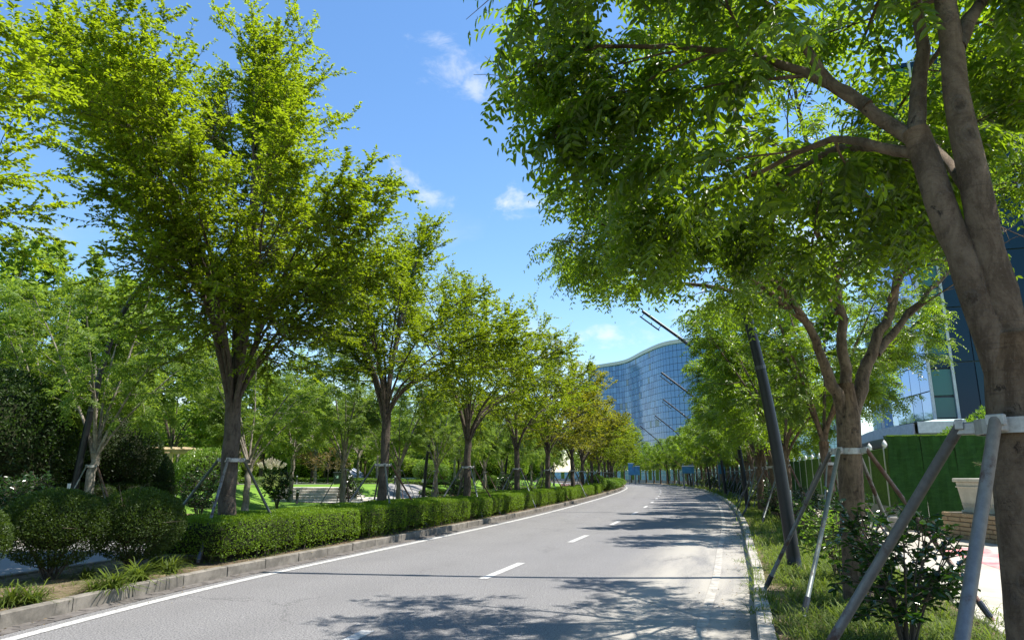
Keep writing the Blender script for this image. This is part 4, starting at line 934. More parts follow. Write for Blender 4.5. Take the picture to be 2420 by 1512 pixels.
for u_, Y_, s_, lab in [(430, 40, .6, 'small pale green bush on the lawn by the pergola'), (1285, 70, .5, 'low rounded bush behind the hedge far along'), (1010, 58, .8, 'rounded bush right of the park path'), (1040, 62, .7, 'second rounded bush right of the park path'), (905, 80, 1.0, 'yellow-green bush beyond the litter bin'), (1100, 60, .5, 'low bush in the park between braced trees'), (1160, 66, .6, 'bush in the park near the second park lamp')]:
    p = at(u_, 1122, Y_); copy_tree(md, (p.x, p.y, ground_z(p.x, p.y) - .05), rr.uniform(0, 6), s_, lab)
# photinia at the end of the hedge
ph = ball_shrub(69, 1.0, .72, M['lightshrub'], 'photinia_shrub', 9000, .07, 8, .7, .8, .05); p = at_y(KL, NL, TL, 62, 1.2); ph.location = (p[0], p[1], .1); tag(ph, 'rounded shrub where the clipped hedge ends', 'shrub', 'shrubs at the hedge end')
for k, (y, o_, s_) in enumerate([(66, .9, .75), (70, 1.0, .8), (74, 1.1, .85), (78, 1.0, .8), (82, 1.0, .8), (86, 1.1, .8), (90, 1.0, .8), (94, 1.0, .8), (98, 1.1, .8), (102, 1.2, .8)]):
    p = at_y(KL, NL, TL, y, o_); copy_tree(ph, (p[0], p[1], .05), rr.uniform(0, 6), (s_ * 1.9, s_ * 1.2, s_), 'loose kerbside shrub past the clipped hedge, %s from its end' % ORD[k])
# clipped hedge, block by block
def hedge_block(seed, Lx, Wy, Hz, m, n=16000, L=.034, name='clipped_hedge'):
    rng = np.random.default_rng(seed); ar = [Lx * Wy, Lx * Hz, Lx * Hz, Wy * Hz, Wy * Hz]; pick = rng.choice(5, n, p=np.array(ar) / sum(ar)); u_, v_ = rng.uniform(-1, 1, n), rng.uniform(-1, 1, n)
    P = np.zeros((n, 3)); Nn = np.zeros((n, 3)); hx, hy = Lx / 2, Wy / 2
    for f in range(5):
        k = pick == f
        if f == 0: P[k] = np.stack([u_[k] * hx, v_[k] * hy, np.full(k.sum(), Hz)], 1); Nn[k] = (0, 0, 1)
        elif f < 3: s_ = 1 if f == 1 else -1; P[k] = np.stack([u_[k] * hx, np.full(k.sum(), s_ * hy), (v_[k] + 1) / 2 * Hz], 1); Nn[k] = (0, s_, 0)
        else: s_ = 1 if f == 3 else -1; P[k] = np.stack([np.full(k.sum(), s_ * hx), u_[k] * hy, (v_[k] + 1) / 2 * Hz], 1); Nn[k] = (s_, 0, 0)
    # round the shoulders and let the surface billow
    q = P - np.array([0, 0, Hz * .5]); e = np.abs(q) / np.array([hx, hy, Hz * .5]); k8 = (e ** 7).sum(1) ** (1 / 7); q = q / k8[:, None]; P = q + np.array([0, 0, Hz * .5])
    bil = .035 * lumps(P * np.array([1.6, 2, 2.6]), rng, 6, 2.2) + .02 * lumps(P * 5, rng, 5, 2.) ; P += Nn * (bil - np.abs(rng.normal(0, .035, n)))[:, None]
    lowcut = (P[:, 2] < .16) & (rng.random(n) < .75); P, Nn = P[~lowcut], Nn[~lowcut]; n = len(P)
    D = nrm(Nn * .6 + rng.normal(0, .55, (n, 3)) + np.array([0, 0, .35])); N_ = nrm(Nn + rng.normal(0, .55, (n, 3)) + np.array([0, 0, .5]))
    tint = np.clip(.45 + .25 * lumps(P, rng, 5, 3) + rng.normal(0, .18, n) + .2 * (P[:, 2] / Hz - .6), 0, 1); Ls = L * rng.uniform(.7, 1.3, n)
    root = empty(name); link('foliage', leaf_mesh('foliage', P, D, N_, Ls, Ls * .6, m, tint), root)
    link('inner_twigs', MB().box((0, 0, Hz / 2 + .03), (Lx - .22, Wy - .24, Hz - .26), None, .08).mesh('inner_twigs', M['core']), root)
    mb = MB()
    for _ in range(int(Lx * 16)):
        x = rng.uniform(-hx + .05, hx - .05); y = rng.choice([-1, 1]) * rng.uniform(hy * .5, hy - .06); mb.tube([(x, y, -.03), (x + rng.normal(0, .04), y + rng.normal(0, .03), Hz * .35), (x + rng.normal(0, .06), y + rng.normal(0, .03), Hz * .75)], [.009, .006, .003], 4)
    link('stem', mb.mesh('stem', M['twig']), root); return root
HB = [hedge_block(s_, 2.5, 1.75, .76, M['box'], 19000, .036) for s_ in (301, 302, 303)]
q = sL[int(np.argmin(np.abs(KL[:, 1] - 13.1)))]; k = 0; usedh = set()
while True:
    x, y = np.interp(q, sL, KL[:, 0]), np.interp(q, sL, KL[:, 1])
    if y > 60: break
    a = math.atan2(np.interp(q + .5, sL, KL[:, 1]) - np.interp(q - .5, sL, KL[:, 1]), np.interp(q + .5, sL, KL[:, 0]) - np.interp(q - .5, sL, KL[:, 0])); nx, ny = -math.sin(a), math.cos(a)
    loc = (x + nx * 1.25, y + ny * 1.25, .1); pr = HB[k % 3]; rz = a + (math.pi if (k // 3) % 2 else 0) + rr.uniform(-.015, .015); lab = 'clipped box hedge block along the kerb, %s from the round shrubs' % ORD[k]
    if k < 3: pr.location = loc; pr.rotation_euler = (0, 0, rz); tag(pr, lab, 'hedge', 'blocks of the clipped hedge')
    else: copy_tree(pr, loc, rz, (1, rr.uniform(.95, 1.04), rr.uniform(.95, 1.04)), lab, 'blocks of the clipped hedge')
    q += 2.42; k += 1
# dark low hedge in the park at the left
DH = hedge_block(310, 6, 1.4, 1.15, M['dark'], 15000, .07, 'dark_hedge')
for k, (u_, Y_) in enumerate([(30, 23), (125, 25.5), (225, 28)]):
    p = at(u_, 1122, Y_); lab = 'dark clipped hedge block under the evergreens, %s from the left' % ORD[k]
    if k == 0: DH.location = (p.x, p.y, .15); DH.rotation_euler = (0, 0, .35); tag(DH, lab, 'hedge', 'dark hedges in the park')
    else: copy_tree(DH, (p.x, p.y, .15), .35, None, lab, 'dark hedges in the park')
# low planting strips in the park
LH = hedge_block(312, 5, 1.6, .45, M['lightshrub'], 7000, .07, 'low_planting')
for k, (u_, Y_, s_) in enumerate([(820, 62, 1.2), (745, 64, 1.0), (900, 60, .9), (1075, 50, 1.0), (1020, 56, 1.2), (560, 58, 1.1), (1240, 66, 1.0), (330, 60, 1.3)]):
    p = at(u_, 1122, Y_); loc = (p.x, p.y, ground_z(p.x, p.y) - .02); lab = ['pale low planting strip right of the litter bin', 'low planting strip left of the litter bin', 'low planting strip beyond the curving path', 'low planting strip in front of the park lamp', 'low yellow-green planting strip right of the path', 'low planting strip behind the pampas grass', 'low planting strip far along the park verge', 'low planting strip near the pergola'][k]
    if k == 0: LH.location = loc; tag(LH, lab, 'ground planting', 'low planting strips in the park')
    else: copy_tree(LH, loc, rr.uniform(-.3, .3), s_, lab, 'low planting strips in the park')
# thicket closing the park behind the trees
TH = ball_shrub(71, 2.4, 1.7, M['park'], 'thicket_bush', 9000, .22, 5, .8, 1.7, -.2); first = True; nth_ = 0
for a_ in np.linspace(-62, 8, 44):
    R_ = 100 + 14 * math.sin(a_ * .9) + prng.uniform(-4, 4); x_, y_ = R_ * math.sin(math.radians(a_)), R_ * math.cos(math.radians(a_))
    if dist_off(x_, y_) < 12: continue
    loc = (x_, y_, ground_z(x_, y_) - .1); sc_b = (prng.uniform(1.0, 1.5), prng.uniform(.9, 1.2), prng.uniform(.8, 1.3)); lab = 'leafy bush of the thicket closing the park, %s from the left' % ORD[nth_] if nth_ < 30 else 'leafy thicket bush at the right end, %s beyond the thirtieth' % ORD[nth_ - 30]
    if first: TH.location = loc; TH.scale = sc_b; tag(TH, lab, 'bush', 'thicket bushes beyond the park'); first = False
    else: copy_tree(TH, loc, prng.uniform(0, 6.28), sc_b, lab, 'thicket bushes beyond the park')
    nth_ += 1
# camellias on the right verge
def loose_shrub(seed, H, R_, m, L, n_st, per, name, hi=True, wd=.5):
    rng = np.random.default_rng(seed); c = np.array([0, 0, H * .58]); R = np.array([R_, R_, H * .46]); limbs = []
    for k in range(n_st):
        az = k * 2.4 + rng.uniform(-.3, .3); el = rng.uniform(-.2, 1.2); d = np.array([math.cos(az) * math.cos(el), math.sin(az) * math.cos(el), math.sin(el)]); tgt = c + d * R * .95
        p0 = np.array([math.cos(az) * .03, math.sin(az) * .03, rng.uniform(.0, .25)]); P = bez(p0, p0 + np.array([d[0] * .15, d[1] * .15, H * .35]), tgt, 8); limbs.append((P, .012, .004))
    wood, tw = grow(rng, np.array([[0, 0, -.03], [0.01, 0, .1], [0, .01, .22], [0, 0, .3]]), [.02, .018, .016, .01], limbs, c, R, .09, .07, .35, .17, sides=5, start=.25)
    root = empty(name); link('stem', wood.mesh('stem', M['twig'], True), root); link('foliage', simple_leaves(rng, tw, per, L, wd, .1, .7, 'foliage', m, hi, .2, .4), root); return root
CM = loose_shrub(401, 1.25, .58, M['camellia'], .08, 13, 5, 'camellia_shrub')
CM.location = (3.30, 6.15, .1); tag(CM, 'dark glossy camellia in front of the second trunk, beside the concrete pavement', 'shrub', 'shrubs between the right verge trees')
CMs = loose_shrub(402, 1.1, .5, M['lightshrub'], .08, 10, 4, 'leafy_shrub')
CMs.location = (4.62, 10.2, .1); tag(CMs, 'bright yellow-green shrub at the foot of the nearest lamp post', 'shrub', 'shrubs between the right verge trees')
for k, (x, y) in enumerate(rtrees[:20]):
    a_ = at_y(KR, NR, TR, y - 1.9, -1.2 - .5 * (k % 2)); copy_tree(CM if k % 3 else CMs, (a_[0], a_[1], .1), rr.uniform(0, 6), rr.uniform(.75, 1.15), 'small shrub before the %s tree of the right verge row' % ORD[k + 2])
x_, y_, _, _ = at_y(KR, NR, TR, 14.4, -1.9); copy_tree(CM, (x_, y_, .1), 1, 1.0, 'dark bushy shrub behind the nearest lamp post')
for u_, Y_, lab in [(660, 31, 'small leafy sapling left of the pale steps'), (828, 34, 'small leafy sapling right of the pale steps'), (1098 - 20, 41, 'small leafy sapling beyond the hedge'), (480, 22, 'low leafy shrub on the mulch left of the tall zelkova'), (20, 16, 'pale leafy shrub beyond the service lane at the left edge'), (70, 17, 'spreading leafy shrub beyond the service lane'), (1195, 50, 'small sapling by the braced verge tree')]:
    p = at(u_, 1122, Y_); copy_tree(CM, (p.x, p.y, ground_z(p.x, p.y) - .02), rr.uniform(0, 6), rr.uniform(1.05, 1.35), lab, 'saplings on the verge beyond the lane')
# maples
MPL = make_zelkova(151, 3.1, 2.1, 1.2, .8, .07, 7, 'maple_tree', M['red'], 'bark_z', per=10, sub=.3, twig=.2, L=.12, twigs=False, topb=.3)
p = at(775, 1122, 60); MPL.location = (p.x, p.y, .85); tag(MPL, 'small flat-topped maple with orange-tinged leaves above the litter bin', 'tree', 'small maples in the park')
for u_, Y_, lab in [(735, 62, 'small maple left of the litter bin'), (580, 60, 'orange-tinged maple left of the pampas grass')]:
    p = at(u_, 1122, Y_); copy_tree(MPL, (p.x, p.y, .85), rr.uniform(0, 6), .95, lab)

# ------------------------------------------------------------------ grasses
def blades(rng, C_, per, L, Wd, m, name, spread=.09, arch=.9, tb=.45, droop=.6):
    n = len(C_) * per; B = np.repeat(C_, per, 0) + rng.normal(0, spread, (n, 3)) * np.array([1, 1, 0]); az = rng.uniform(0, 6.283, n); el = rng.uniform(.5, 1.35, n); Lb = L * rng.uniform(.55, 1.2, n)
    h = np.stack([np.cos(az), np.sin(az), np.zeros(n)], 1); up = np.array([0, 0, 1.]); s = np.stack([-np.sin(az), np.cos(az), np.zeros(n)], 1) * (Wd * rng.uniform(.7, 1.2, n))[:, None] / 2
    ce, se = np.cos(el)[:, None], np.sin(el)[:, None]; Lb = Lb[:, None]
    def pt(t): return B + (h * ce * t + up * se * t) * Lb - up * Lb * droop * t ** 2.4 * (.4 + ce) + h * Lb * .25 * t ** 2
    p0, p1, p2, p3 = B, pt(.4), pt(.75), pt(1.); V = np.stack([p0 - s, p0 + s, p1 + s, p1 - s, p2 + s * .75, p2 - s * .75, p3], 1).reshape(-1, 3)
    V[:, 2] = np.maximum(V[:, 2], np.repeat(C_[:, 2], per * 7) + .004)
    i = np.arange(n)[:, None] * 7; lo = np.concatenate([i + np.array([[0, 1, 2, 3]]), i + np.array([[3, 2, 4, 5]]), i + np.array([[5, 4, 6]])], 1).ravel(); to = np.tile([4, 4, 3], n)
    tint = np.clip(np.repeat(tb + rng.normal(0, .14, len(C_)), per) + rng.normal(0, .16, n), 0, 1); return mesh_np(name, V, lo, to, m, tint=np.repeat(tint, 3))
def scatter(rng, P, N, o0, o1, y0, y1, n, z, zf=None):
    out = []; ii = np.where((P[:, 1] > y0) & (P[:, 1] < y1) & (np.arange(len(P)) < len(P) * .9))[0]
    i = rng.choice(ii, n); o_ = rng.uniform(o0, o1, n); q = P[i] + N[i] * o_[:, None] + rng.normal(0, .2, (n, 2)); return np.stack([q[:, 0], q[:, 1], np.full(n, z)], 1)
rng = np.random.default_rng(9)
C1 = scatter(rng, KR, NR, -2.1, -.32, 4.2, 14, 1150, .11); C1 = C1[np.hypot(C1[:, 0] - 2.3, C1[:, 1] - 3.2) > .5]
tag(link('grass', blades(rng, C1, 18, .30, .009, M['grass'], 'grass', .05, tb=.36)), 'tufted liriope grass covering the near right verge', 'grass', None, 'stuff')
C2 = scatter(rng, KR, NR, -2.1, -.32, 14, 36, 2000, .11)
tag(link('grass', blades(rng, C2, 8, .30, .013, M['grass'], 'grass', .09, tb=.55)), 'liriope grass covering the middle of the right verge', 'grass', None, 'stuff')
C3 = scatter(rng, KR, NR, -2.1, -.32, 36, 110, 2600, .11)
tag(link('grass', blades(rng, C3, 5, .34, .045, M['grass'], 'grass', .12, tb=.62)), 'grass covering the far part of the right verge', 'grass', None, 'stuff')
C4 = scatter(rng, P3, NL, .25, 1.9, 14, 62, 1900, .12)
tag(link('grass', blades(rng, C4, 7, .24, .028, M['grass'], 'grass', .12, tb=.62)), 'pale grass on the verge beyond the service lane', 'grass', None, 'stuff')
C5 = scatter(rng, KL, NL, .25, 2.4, 4.5, 12, 200, .115)
tag(link('grass', blades(rng, C5, 5, .16, .008, M['grass'], 'grass', .05, tb=.35)), 'sparse weeds in the shaded kerbside bed', 'grass', None, 'stuff')
# leaf litter in the kerbside bed and on the right verge
def litter(rng, C_, L, m, name):
    n = len(C_); P = C_ + np.array([0, 0, .012]); az = rng.uniform(0, 6.28, n); D = np.stack([np.cos(az), np.sin(az), rng.normal(0, .15, n)], 1); return leaf_mesh(name, P, D, nrm(np.array([0, 0, 1.]) + rng.normal(0, .3, (n, 3))), L * rng.uniform(.6, 1.2, n), L * .5, m, rng.uniform(.2, 1, n))
M['dry'] = leafmat('dry_leaf', [(0, (.10, .07, .03)), (.6, (.22, .15, .07)), (1, (.34, .27, .12))], (.2, .15, .05), .1, .7)
tag(link('leaf_litter', litter(rng, np.vstack([scatter(rng, KL, NL, .2, 2.5, 5, 60, 1500, .115), scatter(rng, KR, NR, -2.15, -.2, 4, 40, 900, .115)]), .05, M['dry'], 'leaf_litter')), 'dry fallen leaves on the planting beds', 'leaf litter', None, 'stuff')
tag(link('leaf_litter', litter(rng, np.vstack([scatter(rng, KL, NL, -.35, -.02, 5, 50, 260, .012), scatter(rng, KR, NR, .02, .45, 5, 50, 420, .004)]), .04, M['dry'], 'leaf_litter')), 'dry fallen leaves along the road gutters', 'leaf litter', None, 'stuff')
# countable liriope clumps at the left kerb
def clump(seed, L=.48, n=150):
    r_ = np.random.default_rng(seed); root = empty('grass_clump'); C_ = np.zeros((1, 3)); link('blade_tuft', blades(r_, C_, n, L, .014, M['grass'], 'blade_tuft', .05, tb=.2), root)
    return root
G1 = clump(501); tag(G1, 'large dark grass clump at the kerb, bottom left corner', 'grass clump', 'arching grass clumps by the kerb')
spots = [((20, 1430), 1.0, None), ((75, 1425), .9, 'grass clump right of the one in the bottom left corner'), ((225, 1400), .75, 'small grass clump right of the wide round shrub, nearer the kerb'), ((268, 1395), 1.1, 'brightest green grass clump between the round shrubs at the kerb'), ((325, 1372), 1.2, 'large arching grass clump in front of the round shrub by the hedge'), ((400, 1352), 1.0, 'grass clump beside the leaning brace pole of the tall zelkova'), ((205, 1365), .7, 'small grass clump behind the others, near the shrub stems'), ((375, 1345), .9, 'grass clump under the round shrub by the hedge')]
for k, ((u_, v_), s_, lab) in enumerate(spots):
    p = G(u_, v_, .12)
    if k == 0: G1.location = p; G1.scale = (s_,) * 3
    else: copy_tree(G1, p, k * 1.3, s_, lab)
for k, (u_, v_) in enumerate([(1340, 1181), (1362, 1176)]):
    p = G(u_, v_, .12); copy_tree(G1, p, k, 2.0, ['grass clump at the far end of the clipped hedge', 'farther grass clump at the end of the clipped hedge'][k])
# pampas grass
r_ = np.random.default_rng(33); root = empty('pampas_grass'); link('blade_tuft', blades(r_, r_.normal(0, .25, (14, 3)) * np.array([1, 1, 0]), 90, 1.55, .03, M['pampas'], 'blade_tuft', .12, tb=.6, droop=.75), root)
Pp = []; Dd = []; mb = MB()
for _ in range(46):
    a = r_.uniform(0, 6.28); t_ = r_.uniform(.0, .5); tip = np.array([math.cos(a) * t_ * 2.0, math.sin(a) * t_ * 2.0, 1.75 - t_ * .8 + r_.normal(0, .08)]); b0 = np.array([math.cos(a) * .2, math.sin(a) * .2, .1]); Q = bez(b0, b0 * .6 + tip * .4 + np.array([0, 0, .3]), tip, 5); mb.tube(Q, .006, 3)
    for j in range(26): f = r_.uniform(0, 1); Pp.append(Q[4] * f + Q[3] * (1 - f)); Dd.append(nrm(Q[4] - Q[3]) + r_.normal(0, .35, 3))
Pp, Dd = np.array(Pp), np.array(Dd); link('stalk', mb.mesh('stalk', M['pampas']), root); link('plume', leaf_mesh('plume', Pp, Dd, r_.normal(0, 1, Pp.shape), .14, .05, M['plume'], r_.uniform(0, 1, len(Pp))), root)
p = at(640, 1122, 45); root.location = (p.x, p.y, .86); tag(root, 'large pampas grass mound with creamy plumes on the lawn', 'pampas grass')
# pink flower beds, far
for u_, Y_, lab in [(365, 62, 'thin bed of pink flowers beyond the pergola'), (1400, 88, 'pink flower bed far behind the row of braced trees')]:
    p = at(u_, 1122, Y_); n_ = 2500; q_ = np.stack([rng.uniform(-4, 4, n_), rng.uniform(-.8, .8, n_), rng.uniform(.05, .4, n_)], 1); o = link('flower_bed', leaf_mesh('flower_bed', q_, rng.normal(0, 1, q_.shape), rng.normal(0, 1, q_.shape), .12, .08, M['pinkbed'], rng.uniform(0, 1, n_)), None, (p.x, p.y, ground_z(p.x, p.y))); tag(o, lab, 'flower bed', None)
print('furniture...')
# ------------------------------------------------------------------ street lamps
def make_lamp():
    root = empty('street_lamp')
    pr = [(0, 0), (.05, .8), (.12, 1.8), (.22, 2.8), (.36, 3.8), (.56, 4.9), (.80, 5.7), (1.15, 6.4), (1.62, 7.0), (2.2, 7.5)]; P = catmull([(a, b) for a, b in pr], .25)
    n = len(P); pts = np.stack([P[:, 0], np.zeros(n), P[:, 1]], 1); rad = np.interp(P[:, 1], [0, 2.2, 5, 7.5], [.112, .095, .076, .064]); pole = MB().tube(pts, rad, 16).build('pole', M['lamp'], root, smooth=True)
    for z in (3.15,): j = int(np.argmin(np.abs(P[:, 1] - z))); MB().tube([pts[j], pts[j + 1] * .25 + pts[j] * .75], rad[j] + .006, 16).build('joint_ring', M['lamp2'], pole)
    MB().tube([(0, 0, -.02), (0, 0, .05)], .19, 16).build('base_plate', M['lamp2'], root)
    a0 = np.array([2.12, 0, 7.45]); a1 = np.array([4.15, 0, 9.15]); t = (a1 - a0) / np.linalg.norm(a1 - a0); down = np.array([t[2], 0, -t[0]])
    MB().tube([a0, a0 + t * .35], [.088, .088], 12).build('arm_sleeve', M['lamp2'], root, smooth=True)
    arm = MB(); ang = math.atan2(t[2], t[0]); arm.box((a0 + a1) / 2 + t * .1, (np.linalg.norm(a1 - a0) - .15, .13, .13), Matrix.Rotation(-ang, 4, 'Y'), .02); arm.build('arm', M['lamp'], root)
    hb = a1 - t * .12; he = a1 - t * 1.12; off = down * .27
    head = MB(); head.box((hb + he) / 2 + off, (1.15, .10, .055), Matrix.Rotation(-ang, 4, 'Y'), .01); hd = head.build('lamp_head', M['lamp'], root)
    d_ = MB(); d_.box((hb + he) / 2 + off + down * .031, (.95, .07, .008), Matrix.Rotation(-ang, 4, 'Y')); d_.build('diffuser', M['globe'], hd)
    for q in (hb, he): MB().tube([q + down * .05, q + off], .018, 6).build('strut', M['lamp'], root)
    MB().box((.0, -.128, 1.15), (.12, .012, .2), None, .003).build('label_plate', M['sticker'], root)
    return root
LP = make_lamp(); lampr = [(11.4, .72), (31, .55), (51, .5), (70, .5), (90, .5), (110, .5)]
for k, (y, o_) in enumerate(lampr):
    x, yy, a, _ = at_y(KR, NR, TR, y, -o_)
    if k == 0: x, yy = 4.56, 11.6
    rz = a + math.pi / 2; lab = 'dark leaning street lamp on the right verge, %s from the camera' % ORD[k]
    if k == 0: rz += .10; LP.location = (x, yy, .1); LP.rotation_euler = (0, 0, rz); tag(LP, lab, 'street lamp', 'leaning street lamps')
    else: copy_tree(LP, (x, yy, .1), rz, None, lab, 'leaning street lamps')
for k, (y, o_) in enumerate([(17, 9.9), (40.5, 9.2), (61.5, 9.4), (82, 9.4)]):
    x, yy, a, _ = at_y(KL, NL, TL, y, o_); copy_tree(LP, (x, yy, .12), a - math.pi / 2, (1, 1, 1), 'dark leaning lamp beyond the service lane, %s from the camera' % ORD[k], 'leaning street lamps')
# cctv bracket on the second right lamp
x, yy, a, _ = at_y(KR, NR, TR, 20, -.6)

# ------------------------------------------------------------------ site fence on the right
fence = empty('site_fence', (0, 0, 0), 0, 'long fence clad in green artificial turf with white joint strips, curving along the right verge', 'fence')
P5 = offp(KR, NR, -4.75); s5 = np.r_[0, np.cumsum(np.linalg.norm(np.diff(P5, axis=0), axis=1))]
q = s5[int(np.argmin(np.abs(P5[:, 1] - 21.0)))]; pm = {}; PW = 2.4
pan = lambda m_: MB().box((0, 0, 1.42), (PW - .03, .06, 1.9), None, .012).mesh('panel', m_)
pmesh = {k: pan(M[k]) for k in ('turf', 'blueg')}
post_me = MB().box((0, -.045, 1.42), (.055, .03, 1.96), None, .004).mesh('joint_strip', M['white']); rail_me = MB().box((0, -.045, 2.1), (PW, .02, .05)).box((0, -.045, 1.55), (PW, .02, .04)).mesh('rail', M['white'])
cap_me = MB().box((0, 0, 2.385), (PW - .05, .09, .03)).mesh('top_edge', M['turf'])
prof = [(-.21, 0), (-.21, .07), (-.10, .22), (-.07, .5), (.07, .5), (.10, .22), (.21, .07), (.21, 0)]
V = [(sx * (PW / 2 - .012), a, b) for sx in (-1, 1) for a, b in prof]; Fq = [(i, (i + 1) % 8, (i + 1) % 8 + 8, i + 8) for i in range(8)] + [tuple(range(7, -1, -1)), tuple(range(8, 16))]
bar_me = mesh_np('concrete_barrier', V, [i for f in Fq for i in f], [len(f) for f in Fq], M['barrier'])
ring = [(.0, 0), (.035, 0), (.03, .05), (.07, .07), (.085, .13), (.07, .19), (.035, .24), (.0, .29)]
def lathe(prof, n=10):
    V = []; Fq = []
    for r_0, z in prof:
        for k in range(n): V.append((max(r_0, .0005) * math.cos(k * 2 * math.pi / n), max(r_0, .0005) * math.sin(k * 2 * math.pi / n), z))
    for i in range(len(prof) - 1):
        for k in range(n): Fq.append((i * n + k, i * n + (k + 1) % n, (i + 1) * n + (k + 1) % n, (i + 1) * n + k))
    return V, Fq
V, Fq = lathe(ring); ball_me = mesh_np('fence_lamp', V, Fq, [4] * len(Fq), M['globe'], smooth=True)
k = 0
while q < s5[-1] - 20 and k < 84:
    x0, y0 = np.interp(q, s5, P5[:, 0]), np.interp(q, s5, P5[:, 1]); x1_, y1_ = np.interp(q + PW, s5, P5[:, 0]), np.interp(q + PW, s5, P5[:, 1]); a = math.atan2(y1_ - y0, x1_ - x0)
    c_ = ((x0 + x1_) / 2, (y0 + y1_) / 2, .1); R3 = (0, 0, a + math.pi)      # local -y faces the road
    blue = k > 17 and (k % 5) not in (0, 3)
    link('panel', pmesh['blueg' if blue else 'turf'], fence, c_, (rr.uniform(-.012, .012), 0, R3[2]))
    if blue: link('rail', rail_me, fence, c_, R3)
    link('concrete_barrier', bar_me, fence, c_, R3)
    link('joint_strip', post_me, fence, (x0, y0, .1), R3); link('fence_lamp', ball_me, fence, (x0, y0, .1 + 2.36), R3)
    q += PW; k += 1
# transverse turf panel
pp = empty('turf_screen', (0, 0, 0), 0, 'tall dark green turf screen standing across the pavement, facing the camera', 'screen')
pa = np.array(at(2106, 1122, 19.6)[:2]); pb = np.array(at(2345, 1122, 19.0)[:2]); nseg = 3; dv = (pb - pa) / nseg; ang = math.atan2(dv[1], dv[0]); wseg = float(np.linalg.norm(dv))
for k in range(nseg):
    c_ = pa + dv * (k + .5); mb = MB(); nx_, nz_ = 8, 10; V = []; r_ = np.random.default_rng(70 + k)
    for iz in range(nz_ + 1):
        for ix in range(nx_ + 1):
            xx = (ix / nx_ - .5) * (wseg - .015); zz = .02 + (2.58 - .02) * iz / nz_; 
            if k == 0 and ix == 0: xx += [.42, .34, .2, .1, .02, -.06, -.03, -.05, -.02, .0, -.1][iz]
            V.append((xx, -.03 + .022 * math.sin(ix * 1.7 + iz * .6) + r_.normal(0, .006), zz))
    n0 = len(V); V += [(a_, .03, c0) for a_, b_, c0 in V]
    Fq = [(iz * 9 + ix, iz * 9 + ix + 1, (iz + 1) * 9 + ix + 1, (iz + 1) * 9 + ix) for iz in range(nz_) for ix in range(nx_)]; Fq += [tuple(n0 + q_ for q_ in reversed(f)) for f in Fq]
    for iz in range(nz_): Fq.append((iz * 9, (iz + 1) * 9, n0 + (iz + 1) * 9, n0 + iz * 9)); Fq.append((iz * 9 + 8, n0 + iz * 9 + 8, n0 + (iz + 1) * 9 + 8, (iz + 1) * 9 + 8))
    for ix in range(nx_): Fq.append((90 + ix, 90 + ix + 1, n0 + 90 + ix + 1, n0 + 90 + ix))
    link('turf_sheet', mesh_np('turf_sheet', V, Fq, [4] * len(Fq), M['turf_dark_shade'], smooth=False), pp, (c_[0], c_[1], .1), (0, 0, ang))
# bristles along the screen's top
n_ = 2600; f = rng.uniform(0, 1, n_); B_ = pa[None] * (1 - f[:, None]) + pb[None] * f[:, None]; P_ = np.stack([B_[:, 0], B_[:, 1] + rng.normal(0, .02, n_), np.full(n_, 2.66)], 1)
tag(link('turf_bristle', leaf_mesh('turf_bristle', P_, np.stack([rng.normal(0, .4, n_), rng.normal(-.2, .4, n_), np.ones(n_)], 1), np.tile([0, -1., 0], (n_, 1)), .05, .01, M['lightshrub'], rng.uniform(.2, .7, n_)), pp), kind='stuff')
MB().box((0, 0, .2), (.3, .5, .4), Matrix.Rotation(.3, 4, 'Z'), .03).build('concrete_block', M['barrier'], pp, (pa[0] - .2, pa[1] - .3, .1))
# planter and its stone base
pl = empty('stone_base', (0, 0, 0), 0, 'low wall of rough sandstone under the white planter at the right', 'stone wall')
bp = G(2275, 1225, .1); bx, by = 10.35, 15.6; L_ = 3.4; H_ = .62
a_s = math.radians(-58)                          # base runs away towards the turf screen
dirv = np.array([math.sin(math.radians(8)), math.cos(math.radians(8))])
p0_ = np.array([10.75, 15.2]); w_ = 1.7
core = MB().box((p0_[0] + .9, p0_[1] + 1.2, .1 + H_ / 2), (w_ - .06, 2.6 - .06, H_ - .02), None).build('mortar_core', M['mortar'], pl)
r_ = random.Random(3); ncourse = 6; ch = H_ / ncourse
for crs in range(ncourse):
    z = .1 + ch * (crs + .5)
    for face in (0, 1):
        ln = 2.6 if face == 0 else w_; q_ = -r_.uniform(0, .15)
        while q_ < ln:
            sl = r_.uniform(.18, .42); c0 = max(q_, 0); c1 = min(q_ + sl, ln)
            if c1 - c0 > .05:
                mid = (c0 + c1) / 2; t_ = r_.uniform(.0, .03)
                if face == 0: loc = (p0_[0] + .05 - .015 - t_ / 2, p0_[1] - .1 + mid, z); sz = (.08 + t_, c1 - c0 - .014, ch - .012)
                else: loc = (p0_[0] + .05 + mid, p0_[1] - .1 - .015 - t_ / 2, z); sz = (c1 - c0 - .014, .08 + t_, ch - .012)
                MB().box((0, 0, 0), sz, None, .012).build('stone', M['stonew'], pl, loc)
            q_ += sl
pt_ = empty('planter', (p0_[0] + .25, p0_[1] + .2, .1 + H_), 0, 'white carved stone planter with wispy grey-green plants on a sandstone base', 'planter')
mb = MB(); mb.box((.7, 1.0, .36), (1.25, 1.85, .72), None, .02)
Vp = mb.V[0]; Vp[:, 0] += (Vp[:, 0] - .7) * (.10 * (Vp[:, 2] / .72)); Vp[:, 1] += (Vp[:, 1] - 1.0) * (.10 * Vp[:, 2] / .72); mb.build('body', M['plantr'], pt_)
